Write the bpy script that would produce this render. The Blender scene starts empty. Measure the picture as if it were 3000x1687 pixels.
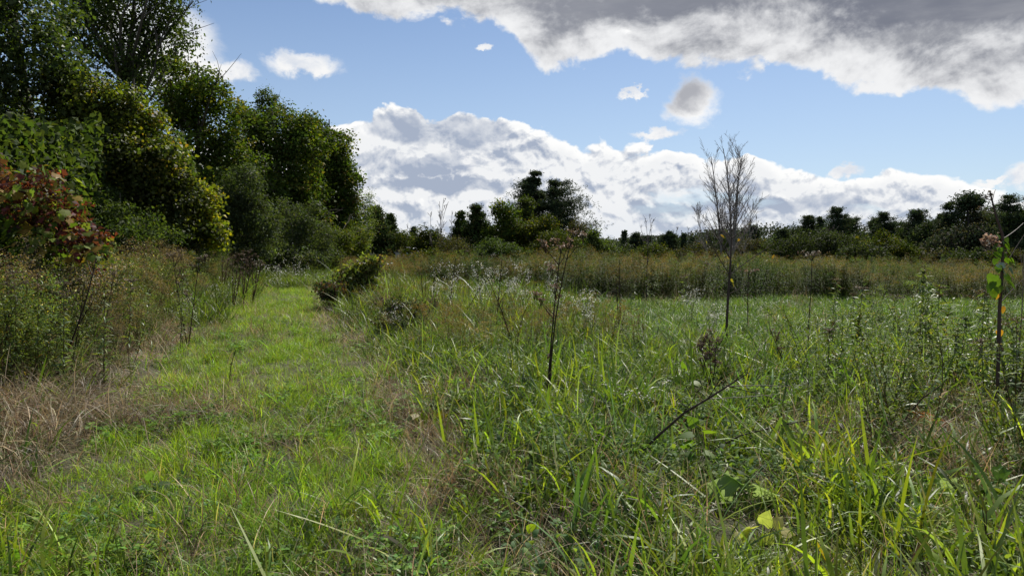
import bpy, math, random
import numpy as np
from mathutils import Vector, Matrix

# ------------------------------------------------------------------ camera, sky, sun, exposure
scene = bpy.context.scene
COL = scene.collection
CAMZ, FPX, PITCH, S = 1.6, 710.0, math.radians(3.02), 1024.0 / 2576.0
cam_d = bpy.data.cameras.new("camera")
cam_d.sensor_width = 36.0
cam_d.lens = FPX / 1024.0 * 36.0
cam_d.clip_start, cam_d.clip_end = 0.05, 4000.0
cam = bpy.data.objects.new("camera", cam_d)
cam.location = (0, 0, CAMZ)
cam.rotation_euler = (math.pi / 2 - PITCH, 0, 0)
COL.objects.link(cam)
scene.camera = cam

SUN_EL, SUN_AZ = math.radians(46), math.radians(24)      # azimuth measured from +Y (view) towards +X
scene.view_settings.view_transform = 'Standard'
scene.view_settings.look = 'None'
scene.view_settings.exposure = 0.45
scene.view_settings.gamma = 1.0
scene.view_settings.use_curve_mapping = False
scene.render.engine = 'CYCLES'
scene.cycles.max_bounces = 6
scene.cycles.diffuse_bounces = 3
scene.cycles.glossy_bounces = 2
scene.cycles.transmission_bounces = 4
scene.cycles.use_denoising = True

sun_d = bpy.data.lights.new("sun", 'SUN')
sun_d.energy = 4.8
sun_d.angle = math.radians(0.6)
sun_d.color = (1.0, 0.955, 0.88)
sun = bpy.data.objects.new("sun", sun_d)
sdir = Vector((math.sin(SUN_AZ) * math.cos(SUN_EL), math.cos(SUN_AZ) * math.cos(SUN_EL), math.sin(SUN_EL)))
sun.rotation_euler = sdir.to_track_quat('Z', 'Y').to_euler()
COL.objects.link(sun)

def ray(xd, yd):
    px, py = xd * S - 512.0, 287.5 - yd * S
    return np.array([px, FPX * math.cos(PITCH) + py * math.sin(PITCH), py * math.cos(PITCH) - FPX * math.sin(PITCH)])
def at(xd, yd, Y):
    v = ray(xd, yd)
    return np.array([0, 0, CAMZ]) + v * (Y / v[1])
def azel(xd, yd):
    v = ray(xd, yd)
    return math.atan2(v[0], v[1]), math.atan2(v[2], math.hypot(v[0], v[1]))

class NG:
    """small helper for writing node maths"""
    def __init__(s, tree): s.t = tree
    def node(s, kind, **kw):
        n = s.t.nodes.new(kind)
        for k, v in kw.items(): setattr(n, k, v)
        return n
    def put(s, sock, v):
        if isinstance(v, bpy.types.NodeSocket): s.t.links.new(v, sock)
        else: sock.default_value = v
    def m(s, op, a, b=None, c=None, clamp=False):
        n = s.node('ShaderNodeMath', operation=op, use_clamp=clamp)
        s.put(n.inputs[0], a)
        if b is not None: s.put(n.inputs[1], b)
        if c is not None: s.put(n.inputs[2], c)
        return n.outputs[0]
    def ss(s, x, a, b, lo=0.0, hi=1.0):
        n = s.node('ShaderNodeMapRange', interpolation_type='SMOOTHSTEP')
        for i, v in enumerate((x, a, b, lo, hi)): s.put(n.inputs[i], v)
        return n.outputs[0]
    def comb(s, x, y, z=0.0):
        n = s.node('ShaderNodeCombineXYZ')
        for i, v in enumerate((x, y, z)): s.put(n.inputs[i], v)
        return n.outputs[0]
    def noise(s, vec, scale, detail=4.0, rough=0.55, dist=0.0, lac=2.0, billow=False):
        n = s.node('ShaderNodeTexNoise', noise_dimensions='3D')
        s.put(n.inputs['Vector'], vec)
        n.inputs['Scale'].default_value = scale
        n.inputs['Detail'].default_value = detail
        n.inputs['Roughness'].default_value = rough
        n.inputs['Lacunarity'].default_value = lac
        n.inputs['Distortion'].default_value = dist
        return n.outputs[0]
    def mix(s, f, a, b, typ='MIX'):
        n = s.node('ShaderNodeMix', data_type='RGBA', blend_type=typ)
        s.put(n.inputs[0], f)
        for sock, v in ((n.inputs[6], a), (n.inputs[7], b)):
            s.put(sock, tuple(v) + (1.0,) if isinstance(v, (tuple, list)) and len(v) == 3 else v)
        return n.outputs[2]
    def curve(s, x, pts, x0, x1, y0, y1):
        n = s.node('ShaderNodeFloatCurve')
        cm = n.mapping
        c = cm.curves[0]
        P = [((px - x0) / (x1 - x0), (py - y0) / (y1 - y0)) for px, py in pts]
        c.points[0].location = P[0]; c.points[1].location = P[-1]
        for p in P[1:-1]: c.points.new(*p)
        for p in c.points: p.handle_type = 'AUTO'
        cm.extend = 'HORIZONTAL'
        cm.update()
        xn = s.m('DIVIDE', s.m('SUBTRACT', x, x0), x1 - x0, clamp=True)
        s.put(n.inputs['Value'], xn)
        return s.m('MULTIPLY_ADD', n.outputs[0], y1 - y0, y0)

def build_world():
    w = bpy.data.worlds.new("World")
    scene.world = w
    w.use_nodes = True
    t = w.node_tree
    t.nodes.clear()
    g = NG(t)
    STR = 0.065
    out = g.node('ShaderNodeOutputWorld')
    bg = g.node('ShaderNodeBackground')
    bg.inputs['Strength'].default_value = STR
    t.links.new(bg.outputs[0], out.inputs[0])
    sky = g.node('ShaderNodeTexSky', sky_type='NISHITA', sun_disc=False)
    sky.sun_elevation = SUN_EL
    sky.sun_rotation = SUN_AZ
    sky.air_density, sky.dust_density, sky.ozone_density = 1.0, 0.25, 3.0
    tc = g.node('ShaderNodeTexCoord')
    sep = g.node('ShaderNodeSeparateXYZ')
    t.links.new(tc.outputs['Generated'], sep.inputs[0])
    X, Y, Z = sep.outputs
    az = g.m('ARCTAN2', X, Y)
    el = g.m('ARCSINE', Z)
    # seamless cloud coordinates: on a cylinder round the zenith, stretched sideways near the horizon
    ca, sa = g.m('COSINE', az), g.m('SINE', az)
    P = g.comb(sa, g.m('MULTIPLY', el, 1.25), ca)
    Pf = g.comb(sa, g.m('MULTIPLY', el, 3.6), ca)
    def shifted(dx, dy):
        return g.comb(g.m('ADD', sa, dx), g.m('MULTIPLY', g.m('ADD', el, dy), 1.25), ca)
    n_edge = g.noise(P, 9.0, 9.0, 0.62, 0.35)
    n_big = g.noise(P, 3.2, 3.0, 0.5)
    n_edge_up = g.noise(shifted(0.006, 0.014), 9.0, 6.0, 0.58, 0.35)
    n_fine = g.noise(P, 26.0, 8.0, 0.62, 0.2)
    n_fine_up = g.noise(shifted(0.002, 0.005), 26.0, 5.0, 0.6, 0.2)
    def puffs(vec, scale):
        w = g.node('ShaderNodeTexNoise', noise_dimensions='3D')
        g.put(w.inputs['Vector'], vec); w.inputs['Scale'].default_value = scale * 0.9; w.inputs['Detail'].default_value = 3.0
        dv = g.node('ShaderNodeVectorMath', operation='SCALE'); t.links.new(w.outputs['Color'], dv.inputs[0]); dv.inputs['Scale'].default_value = 0.9 / scale
        av = g.node('ShaderNodeVectorMath', operation='ADD'); t.links.new(vec, av.inputs[0]); t.links.new(dv.outputs[0], av.inputs[1])
        v = g.node('ShaderNodeTexVoronoi', voronoi_dimensions='3D', feature='SMOOTH_F1')
        t.links.new(av.outputs[0], v.inputs['Vector']); v.inputs['Scale'].default_value = scale
        v.inputs['Detail'].default_value = 4.0; v.inputs['Roughness'].default_value = 0.5; v.inputs['Smoothness'].default_value = 0.35
        return g.m('SUBTRACT', 1.0, v.outputs['Distance'])
    puff = puffs(P, 15.0)
    puff_up = puffs(shifted(0.003, 0.007), 15.0)
    n_flat = g.noise(Pf, 7.0, 6.0, 0.55, 0.2)
    n_flat2 = g.noise(Pf, 15.0, 6.0, 0.6, 0.2)

    def pts(lst): return [azel(x, y) for x, y in lst]
    # -------- high dark deck (upper right): its lower edge as elevation against azimuth
    eA = [(-3.1, .62), (-2.0, .5), (-1.2, .58), (-0.75, .50)] + pts([(420, -60), (620, -30), (735, 2), (850, 40), (980, 85), (1060, 98), (1180, 80), (1260, 90),
         (1310, 160), (1380, 200), (1460, 208), (1560, 195), (1640, 215), (1800, 205), (1940, 222), (2050, 235), (2120, 265), (2260, 285), (2400, 305), (2576, 300)]) + [(0.8, .24), (1.3, .42), (2.2, .5), (3.1, .62)]
    edgeA = g.curve(az, eA, -3.1416, 3.1416, -0.2, 1.2)
    dA = g.m('SUBTRACT', el, edgeA)
    dAn = g.m('ADD', dA, g.m('MULTIPLY', g.m('SUBTRACT', n_edge, 0.5), 0.07))
    dAn = g.m('ADD', dAn, g.m('MULTIPLY', g.m('SUBTRACT', n_fine, 0.5), 0.028))
    dAn = g.m('ADD', dAn, g.m('MULTIPLY', g.m('SUBTRACT', puff, 0.6), 0.03))
    opA = g.ss(dAn, 0.0, 0.014)
    # breaks in the deck far overhead and behind
    hole = g.m('MULTIPLY', g.ss(n_big, 0.44, 0.60), g.ss(el, 0.45, 0.8))
    opA = g.m('MULTIPLY', opA, g.m('SUBTRACT', 1.0, g.m('MULTIPLY', hole, 0.85)))
    dkA = g.m('ADD', dA, g.m('MULTIPLY', g.m('SUBTRACT', n_edge, 0.5), 0.17))
    dkA = g.m('SUBTRACT', dkA, g.m('MULTIPLY', g.m('SUBTRACT', n_edge, n_edge_up), 0.25))
    dkA = g.m('SUBTRACT', dkA, g.m('MULTIPLY', g.m('SUBTRACT', n_fine, n_fine_up), 0.06))
    dkA = g.m('ADD', dkA, g.m('MULTIPLY', g.m('SUBTRACT', n_big, 0.5), 0.16))
    dkA = g.m('ADD', dkA, g.m('MULTIPLY', g.m('SUBTRACT', n_flat, 0.5), 0.05))
    shA = g.ss(dkA, 0.012, 0.105)
    darkA = g.mix(g.ss(az, -0.2, 0.5), (0.29, 0.305, 0.35), (0.165, 0.18, 0.23))
    darkA = g.mix(g.ss(n_flat, 0.44, 0.72, 0.0, 0.5), darkA, (0.38, 0.39, 0.42))
    darkA = g.mix(g.ss(puff, 0.45, 0.75, 0.0, 0.10), darkA, (0.62, 0.63, 0.65))
    colA = g.mix(shA, (1.12, 1.12, 1.11), darkA)
    colA = g.mix(g.m('MULTIPLY', g.ss(puff, 0.66, 0.42), g.m('SUBTRACT', 0.42, g.m('MULTIPLY', shA, 0.35))), colA, (0.55, 0.565, 0.61))

    # -------- cumulus bank along the horizon: its top as elevation against azimuth
    tB = [(-3.1, .16), (-2.2, .10), (-1.4, .20), (-0.75, .16)] + pts([(150, 320), (500, 330), (780, 300), (850, 262), (900, 246), (960, 242), (1060, 250), (1180, 252), (1250, 268),
         (1310, 290), (1400, 312), (1440, 330), (1475, 345), (1520, 322), (1600, 325), (1700, 336), (1790, 350), (1850, 345), (1920, 362), (1990, 376), (2050, 410), (2120, 428), (2200, 398),
         (2270, 380), (2330, 392), (2420, 412), (2500, 434), (2576, 450)]) + [(0.8, .13), (1.4, .2), (2.3, .12), (3.1, .16)]
    topB = g.curve(az, tB, -3.1416, 3.1416, -0.2, 1.2)
    dB = g.m('SUBTRACT', topB, el)
    dBn = g.m('ADD', dB, g.m('MULTIPLY', g.m('SUBTRACT', n_edge, 0.5), 0.020))
    dBn = g.m('ADD', dBn, g.m('MULTIPLY', g.m('SUBTRACT', puff, 0.5), 0.036))
    dBn = g.m('ADD', dBn, g.m('MULTIPLY', g.m('SUBTRACT', n_fine, 0.5), 0.014))
    opB = g.ss(dBn, 0.0, 0.006)
    gap = g.m('MULTIPLY', g.ss(n_flat, 0.60, 0.70), g.m('MULTIPLY', g.ss(dBn, 0.02, 0.05), g.ss(az, 0.05, 0.3)))
    opB = g.m('MULTIPLY', opB, g.m('SUBTRACT', 1.0, g.m('MULTIPLY', gap, 0.7)))
    relief = g.m('MULTIPLY', g.m('SUBTRACT', n_edge, n_edge_up), 4.5)
    relief = g.m('ADD', relief, g.m('MULTIPLY', g.m('SUBTRACT', n_fine, n_fine_up), 2.2))
    relief = g.m('ADD', relief, g.m('MULTIPLY', g.m('SUBTRACT', puff, puff_up), 2.4))
    crease = g.ss(puff, 0.62, 0.38)
    def lobe(x, y, rx, ry, soft=0.55, warp=0.05):
        a, e = azel(x, y)
        k = 0.00056
        u = g.m('DIVIDE', g.m('ADD', g.m('SUBTRACT', az, a), g.m('MULTIPLY', g.m('SUBTRACT', n_edge, 0.5), warp * 2)), rx * k)
        v = g.m('DIVIDE', g.m('ADD', g.m('SUBTRACT', el, e), g.m('MULTIPLY', g.m('SUBTRACT', n_fine, 0.5), warp)), ry * k)
        r = g.m('SQRT', g.m('ADD', g.m('MULTIPLY', u, u), g.m('MULTIPLY', v, v)))
        return g.ss(r, 1.0 + soft * 0.3, 1.0 - soft)
    grey = None
    for L, wgt in (((1090, 328, 250, 50, .5), 1.0), ((1040, 408, 220, 30, .5), .85), ((1130, 465, 300, 27, .5), .9), ((1290, 400, 120, 40, .7), .3),
                   ((2010, 510, 200, 26, .6), .75), ((1950, 465, 110, 20, .7), .4), ((1560, 405, 100, 22, .7), .4), ((1500, 300, 60, 20, .7), .2), ((960, 520, 200, 14, .7), .45),
                   ((1700, 525, 160, 14, .7), .5), ((2170, 470, 80, 18, .7), .4), ((1560, 470, 120, 16, .7), .35)):
        s1 = g.m('MULTIPLY', lobe(*L), wgt)
        grey = s1 if grey is None else g.m('MAXIMUM', grey, s1)
    grey = g.m('MULTIPLY', grey, g.m('ADD', g.m('MULTIPLY', n_fine, 0.5), g.m('MULTIPLY_ADD', puff, 0.55, 0.42)), clamp=True)
    shB = g.m('ADD', g.m('MULTIPLY', grey, 0.95), g.m('MULTIPLY', g.ss(n_flat, 0.46, 0.64), g.m('MULTIPLY', g.ss(dBn, 0.04, 0.10), 0.40)))
    shB = g.m('ADD', shB, g.m('MULTIPLY', g.ss(n_edge, 0.52, 0.68), g.m('MULTIPLY', g.ss(dBn, 0.012, 0.04), 0.18)))
    shB = g.m('SUBTRACT', shB, g.m('MULTIPLY', relief, g.m('SUBTRACT', 1.0, g.m('MULTIPLY', grey, 0.8))), clamp=True)
    shB = g.m('ADD', shB, g.m('MULTIPLY', crease, g.m('MULTIPLY', g.ss(dBn, 0.006, 0.03), 0.20)), clamp=True)
    colB = g.mix(shB, (1.0, 1.0, 0.99), (0.38, 0.44, 0.56))
    colB = g.mix(g.ss(el, 0.075, 0.0, 0.0, 0.45), colB, (0.66, 0.72, 0.80))

    # -------- small separate clouds
    def small(x, y, rx, ry): return lobe(x, y, rx * 1.05, ry * 1.15, 0.5, 0.055)
    opS = None
    for L in ((765, 162, 74, 26), (572, 178, 62, 26), (520, 158, 40, 18), (420, 120, 110, 90), (1640, 336, 62, 14), (1212, 118, 22, 8), (2112, 436, 36, 14), (2570, 435, 40, 28), (2490, 445, 30, 8),
              (330, 60, 60, 50), (1580, 238, 30, 8)):
        s1 = small(*L)
        opS = s1 if opS is None else g.m('MAXIMUM', opS, s1)
    colS = g.mix(g.ss(n_fine, 0.35, 0.6), (0.72, 0.76, 0.83), (0.93, 0.93, 0.93))
    opG = lobe(1746, 256, 68, 62, 0.4, 0.05)
    colG = g.mix(lobe(1738, 236, 70, 54, 0.8, 0.05), (0.97, 0.97, 0.97), (0.42, 0.43, 0.47))
    mul = lambda c: g.mix(1.0, c, (0.74 / STR,) * 3, 'MULTIPLY')     # cloud radiance before exposure
    sky_c = g.mix(1.0, sky.outputs[0], (0.95, 0.99, 1.08), 'MULTIPLY')
    veil = g.ss(el, 0.42, 0.0, 0.06, 0.50)
    c = g.mix(veil, sky_c, mul(g.mix(0.0, (0.60, 0.73, 0.88), (0, 0, 0))))
    c = g.mix(opS, c, mul(colS))
    c = g.mix(opB, c, mul(colB))
    c = g.mix(opA, c, mul(colA))
    c = g.mix(opG, c, mul(colG))
    # below the horizon
    c = g.mix(g.ss(el, -0.002, -0.03), c, (0.6, 0.7, 0.5))
    t.links.new(c, bg.inputs['Color'])
    w.cycles.sampling_method = 'MANUAL'
    w.cycles.sample_map_resolution = 1024
build_world()

# ------------------------------------------------------------------ helpers
R = np.random.default_rng
def tag(o, label=None, cat=None, group=None, kind=None):
    if label: o['label'] = label
    if cat: o['category'] = cat
    if group: o['group'] = group
    if kind: o['kind'] = kind
    return o
def empty(name, loc, label, cat, group=None):
    o = bpy.data.objects.new(name, None)
    o.location = [float(v) for v in loc]
    o.empty_display_size = 0.2
    COL.objects.link(o)
    return tag(o, label, cat, group)

class MB:
    """collects vertex / polygon arrays (polygons of 3 or 4 corners) with one colour per vertex"""
    def __init__(s): s.v, s.f3, s.f4, s.c, s.n = [], [], [], [], 0
    def add(s, v, f, c):
        v = np.asarray(v, float).reshape(-1, 3); f = np.asarray(f, int)
        c = np.asarray(c, float)
        if c.ndim == 1: c = np.tile(c[:3], (len(v), 1))
        (s.f3 if f.shape[1] == 3 else s.f4).append(f + s.n)
        s.v.append(v); s.c.append(c[:, :3]); s.n += len(v)
    def mesh(s, name, mat, smooth=False):
        me = bpy.data.meshes.new(name)
        v = np.concatenate(s.v); c = np.concatenate(s.c)
        fs, tot = [], []
        if s.f3: f = np.concatenate(s.f3); fs.append(f.ravel()); tot.append(np.full(len(f), 3))
        if s.f4: f = np.concatenate(s.f4); fs.append(f.ravel()); tot.append(np.full(len(f), 4))
        loops = np.concatenate(fs).astype(np.int32); tot = np.concatenate(tot).astype(np.int32)
        start = np.concatenate([[0], np.cumsum(tot)[:-1]]).astype(np.int32)
        me.vertices.add(len(v)); me.loops.add(len(loops)); me.polygons.add(len(tot))
        me.vertices.foreach_set('co', v.astype(np.float32).ravel())
        me.loops.foreach_set('vertex_index', loops)
        me.polygons.foreach_set('loop_start', start)
        me.polygons.foreach_set('loop_total', tot)
        if smooth: me.polygons.foreach_set('use_smooth', np.ones(len(tot), bool))
        a = me.attributes.new('Col', 'FLOAT_COLOR', 'POINT')
        a.data.foreach_set('color', np.concatenate([c, np.ones((len(c), 1))], 1).astype(np.float32).ravel())
        me.update(calc_edges=True)
        me.materials.append(mat)
        return me
    def obj(s, name, mat, parent=None, loc=None, smooth=False, kind=None):
        o = bpy.data.objects.new(name, s.mesh(name, mat, smooth))
        COL.objects.link(o)
        if loc is not None: o.location = [float(x) for x in loc]
        if parent is not None: o.parent = parent
        if kind: o['kind'] = kind
        return o

def unit(v):
    return v / np.maximum(np.linalg.norm(v, axis=-1, keepdims=True), 1e-9)
def tube(mb, pts, rad, col, sides=5):
    pts = np.asarray(pts, float); n = len(pts)
    rad = np.broadcast_to(np.asarray(rad, float), (n,))
    t = unit(np.gradient(pts, axis=0))
    up = np.array([0.31, 0.17, 0.93]) if abs(t[0, 2]) < 0.8 else np.array([0.9, 0.4, 0.1])
    a = unit(np.cross(t, up)); b = np.cross(t, a)
    ang = np.arange(sides) / sides * 2 * np.pi
    ring = (a[:, None] * np.cos(ang)[None, :, None] + b[:, None] * np.sin(ang)[None, :, None]) * rad[:, None, None] + pts[:, None]
    i = np.arange(n - 1)[:, None] * sides; k = np.arange(sides)[None]; k2 = (k + 1) % sides
    f = np.stack([i + k, i + k2, i + sides + k2, i + sides + k], -1).reshape(-1, 4)
    mb.add(ring.reshape(-1, 3), f, col)
def bez(a, b, bend, n=7):
    a = np.asarray(a, float); b = np.asarray(b, float); t = np.linspace(0, 1, n)[:, None]
    return a + (b - a) * t + np.asarray(bend, float) * (4 * t * (1 - t))

def leaves(mb, pos, L, W, rng, outward=None, up=0.6, rnd=0.8, droop=0.3, cols=None, fold=0.18):
    """rhombic folded leaves; normals follow outward + up + random"""
    n = len(pos)
    L = np.broadcast_to(L, (n,)) * rng.uniform(0.7, 1.25, n); W = np.broadcast_to(W, (n,)) * rng.uniform(0.75, 1.25, n)
    nor = rng.normal(size=(n, 3)) * rnd
    nor[:, 2] += up
    if outward is not None: nor += outward * 0.7
    nor = unit(nor)
    d = rng.normal(size=(n, 3)); d[:, 2] -= droop
    if outward is not None: d += outward * 0.6
    d = unit(d - nor * np.sum(d * nor, 1, keepdims=True))
    s = np.cross(nor, d)
    base = pos - d * (L * 0.5)[:, None]
    tip = pos + d * (L * 0.5)[:, None] - nor * (L * 0.12)[:, None]
    lift = nor * (W * fold)[:, None]
    lf = pos - d * (L * 0.06)[:, None] + s * (W * 0.5)[:, None] + lift
    rt = pos - d * (L * 0.06)[:, None] - s * (W * 0.5)[:, None] + lift
    v = np.stack([base, lf, tip, rt], 1).reshape(-1, 3)
    f = np.arange(n * 4).reshape(n, 4)
    mb.add(v, f, np.repeat(cols, 4, 0))

def palette(rng, n, pal, jit=0.25):
    """pal: list of (weight, rgb)"""
    w = np.array([p[0] for p in pal], float); w /= w.sum()
    idx = rng.choice(len(pal), n, p=w)
    c = np.array([p[1] for p in pal])[idx]
    return c * np.exp(rng.normal(0, jit, (n, 1))) * np.exp(rng.normal(0, jit * 0.25, (n, 3)))

def vnoise(x, y, sc, seed=0):
    """smooth value noise 0..1"""
    x = np.asarray(x) / sc + 1000.3; y = np.asarray(y) / sc + 1000.7
    xi, yi = np.floor(x).astype(int), np.floor(y).astype(int); u, v = x - xi, y - yi
    u, v = u * u * (3 - 2 * u), v * v * (3 - 2 * v)
    def h(a, b):
        k = (a * 374761393 + b * 668265263 + seed * 982451653) & 0x7fffffff
        k = (k ^ (k >> 13)) * 1274126177 & 0x7fffffff
        return ((k ^ (k >> 16)) & 0xffff) / 65535.0
    return (h(xi, yi) * (1 - u) + h(xi + 1, yi) * u) * (1 - v) + (h(xi, yi + 1) * (1 - u) + h(xi + 1, yi + 1) * u) * v
def fbm(x, y, sc, seed=0):
    return vnoise(x, y, sc, seed) * 0.55 + vnoise(x, y, sc * 0.45, seed + 1) * 0.3 + vnoise(x, y, sc * 0.2, seed + 2) * 0.15

# ------------------------------------------------------------------ materials
def leaf_material(name, rough=0.45, trans=0.42, tcol=(1.35, 1.5, 0.35), spec=0.35, inst=False, gain=1.0):
    m = bpy.data.materials.new(name); m.use_nodes = True
    t = m.node_tree; t.nodes.clear(); g = NG(t)
    out = g.node('ShaderNodeOutputMaterial')
    at_ = g.node('ShaderNodeAttribute', attribute_name='Col')
    c = at_.outputs['Color']
    if inst:
        ai = g.node('ShaderNodeAttribute', attribute_name='tnt', attribute_type='INSTANCER')
        c = g.mix(1.0, c, ai.outputs['Color'], 'MULTIPLY')
    geo = g.node('ShaderNodeNewGeometry')
    nz = g.noise(geo.outputs['Position'], 60.0, 3.0, 0.6)
    c = g.mix(1.0, c, g.comb(*(g.m('MULTIPLY_ADD', nz, 0.5, 0.75 * gain),) * 3), 'MULTIPLY')
    pb = g.node('ShaderNodeBsdfPrincipled')
    t.links.new(c, pb.inputs['Base Color'])
    pb.inputs['Roughness'].default_value = rough
    pb.inputs['Specular IOR Level'].default_value = spec
    tr = g.node('ShaderNodeBsdfTranslucent')
    t.links.new(g.mix(1.0, c, tcol, 'MULTIPLY'), tr.inputs['Color'])
    mx = g.node('ShaderNodeMixShader'); mx.inputs[0].default_value = trans
    t.links.new(pb.outputs[0], mx.inputs[1]); t.links.new(tr.outputs[0], mx.inputs[2])
    t.links.new(mx.outputs[0], out.inputs[0])
    return m
def bark_material(name, inst=False):
    m = bpy.data.materials.new(name); m.use_nodes = True
    t = m.node_tree; t.nodes.clear(); g = NG(t)
    out = g.node('ShaderNodeOutputMaterial'); pb = g.node('ShaderNodeBsdfPrincipled')
    a = g.node('ShaderNodeAttribute', attribute_name='Col')
    geo = g.node('ShaderNodeNewGeometry')
    nz = g.noise(geo.outputs['Position'], 14.0, 5.0, 0.65)
    c = g.mix(1.0, a.outputs['Color'], g.comb(*(g.m('MULTIPLY_ADD', nz, 1.2, 0.4),) * 3), 'MULTIPLY')
    t.links.new(c, pb.inputs['Base Color']); pb.inputs['Roughness'].default_value = 0.85
    bp = g.node('ShaderNodeBump'); bp.inputs['Strength'].default_value = 0.5; bp.inputs['Distance'].default_value = 0.02
    t.links.new(nz, bp.inputs['Height']); t.links.new(bp.outputs[0], pb.inputs['Normal'])
    t.links.new(pb.outputs[0], out.inputs[0])
    return m
M_LEAF = leaf_material('foliage', 0.6, 0.40, spec=0.08, gain=1.8)
M_GLOSS = leaf_material('glossy_foliage', 0.45, 0.38, spec=0.22, gain=1.8)
M_VINE = leaf_material('vine_foliage', 0.5, 0.5, (1.3, 1.45, 0.45), spec=0.2, gain=1.15)
M_FAR = leaf_material('far_foliage', 0.6, 0.36, spec=0.05, gain=1.05)
M_NEEDLE = leaf_material('needles', 0.7, 0.25, (1.1, 1.2, 0.5), 0.04, gain=1.8)
M_DRY = leaf_material('dry_stalks', 0.6, 0.25, (1.1, 1.0, 0.8), 0.25)
M_PETAL = leaf_material('petals', 0.6, 0.5, (1.0, 1.0, 1.0), 0.2)
M_GRASS = leaf_material('grass_blades', 0.45, 0.44, (1.12, 1.18, 0.35), 0.32, inst=True, gain=1.6)
M_STRAW = leaf_material('straw', 0.5, 0.3, (1.1, 1.0, 0.8), 0.35, inst=True)
M_WEED = leaf_material('weed_foliage', 0.6, 0.42, (1.3, 1.25, 0.4), 0.12, inst=True, gain=1.45)
M_BARK = bark_material('bark')

# ------------------------------------------------------------------ terrain
# centre line of the mown path and its half width against the distance Y
PY = np.array([-6, 2, 3.3, 4.2, 5.5, 8.1, 12.4, 16.7, 25.8, 33, 40, 55])
PR = np.array([0.9, 0.3, 0.1, -0.15, -0.45, -1.15, -2.65, -3.9, -6.6, -8.9, -10.6, -14.5])
PL = np.array([-2.2, -2.8, -3.05, -3.15, -3.35, -4.25, -5.85, -7.1, -9.6, -11.6, -14.6, -18.0])
def path_r(y): return np.interp(y, PY, PR)
def path_l(y): return np.interp(y, PY, PL)
def gz(x, y):
    x = np.asarray(x, float); y = np.asarray(y, float)
    z = (fbm(x, y, 3.0, 5) - 0.5) * 0.14
    dr = x - path_r(y); dl = path_l(y) - x
    z = z * np.where((dr > 0) | (dl > 0), 1.0, 0.35)
    z = z + 0.14 * np.clip(dr / 0.7, 0, 1) * np.exp(-np.maximum(y - 12, 0) / 8) + 0.22 * np.clip(dl / 0.8, 0, 1)
    return z
def ground(xd, yd):
    """where the line of sight through that spot meets the ground"""
    v = ray(xd, yd); t = -CAMZ / v[2]
    for _ in range(4):
        x, y = v[0] * t, v[1] * t
        t = (float(gz(x, y)) - CAMZ) / v[2]
    return np.array([v[0] * t, v[1] * t, CAMZ + v[2] * t])

def build_ground():
    ys = np.concatenate([np.arange(-12, 30, 0.25), np.arange(30, 80, 1.0), np.array([80, 100, 140, 200, 300, 500, 800, 1200])])
    xs = np.concatenate([-np.array([1200, 800, 400, 200, 120, 80, 60, 50]), np.arange(-40, -14, 1.0), np.arange(-14, 18, 0.25), np.arange(18, 50, 1.0), np.array([50, 60, 80, 120, 200, 400, 800, 1200])])
    gx, gy = np.meshgrid(xs, ys)
    v = np.stack([gx, gy, gz(gx, gy)], -1).reshape(-1, 3)
    nx, ny = len(xs), len(ys)
    i = (np.arange(ny - 1)[:, None] * nx + np.arange(nx - 1)[None]).reshape(-1)
    f = np.stack([i, i + 1, i + nx + 1, i + nx], 1)
    mb = MB(); mb.add(v, f, (0.05, 0.06, 0.02))
    m = bpy.data.materials.new('ground_soil_thatch'); m.use_nodes = True
    t = m.node_tree; g = NG(t); pb = t.nodes['Principled BSDF']
    geo = g.node('ShaderNodeNewGeometry'); p = geo.outputs['Position']
    n1 = g.noise(p, 0.7, 5.0, 0.6); n2 = g.noise(p, 25.0, 5.0, 0.7); n3 = g.noise(p, 120.0, 3.0, 0.6)
    c = g.mix(g.ss(n1, 0.35, 0.65), (0.050, 0.060, 0.018), (0.075, 0.060, 0.032))
    c = g.mix(g.ss(n2, 0.4, 0.7), c, (0.030, 0.035, 0.014))
    c = g.mix(g.ss(n3, 0.55, 0.7), c, (0.13, 0.105, 0.06))
    t.links.new(c, pb.inputs['Base Color']); pb.inputs['Roughness'].default_value = 0.95
    bp = g.node('ShaderNodeBump'); bp.inputs['Strength'].default_value = 1.0; bp.inputs['Distance'].default_value = 0.03
    t.links.new(n2, bp.inputs['Height']); t.links.new(bp.outputs[0], pb.inputs['Normal'])
    o = mb.obj('ground', m, smooth=True); tag(o, kind='structure')
build_ground()

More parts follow.
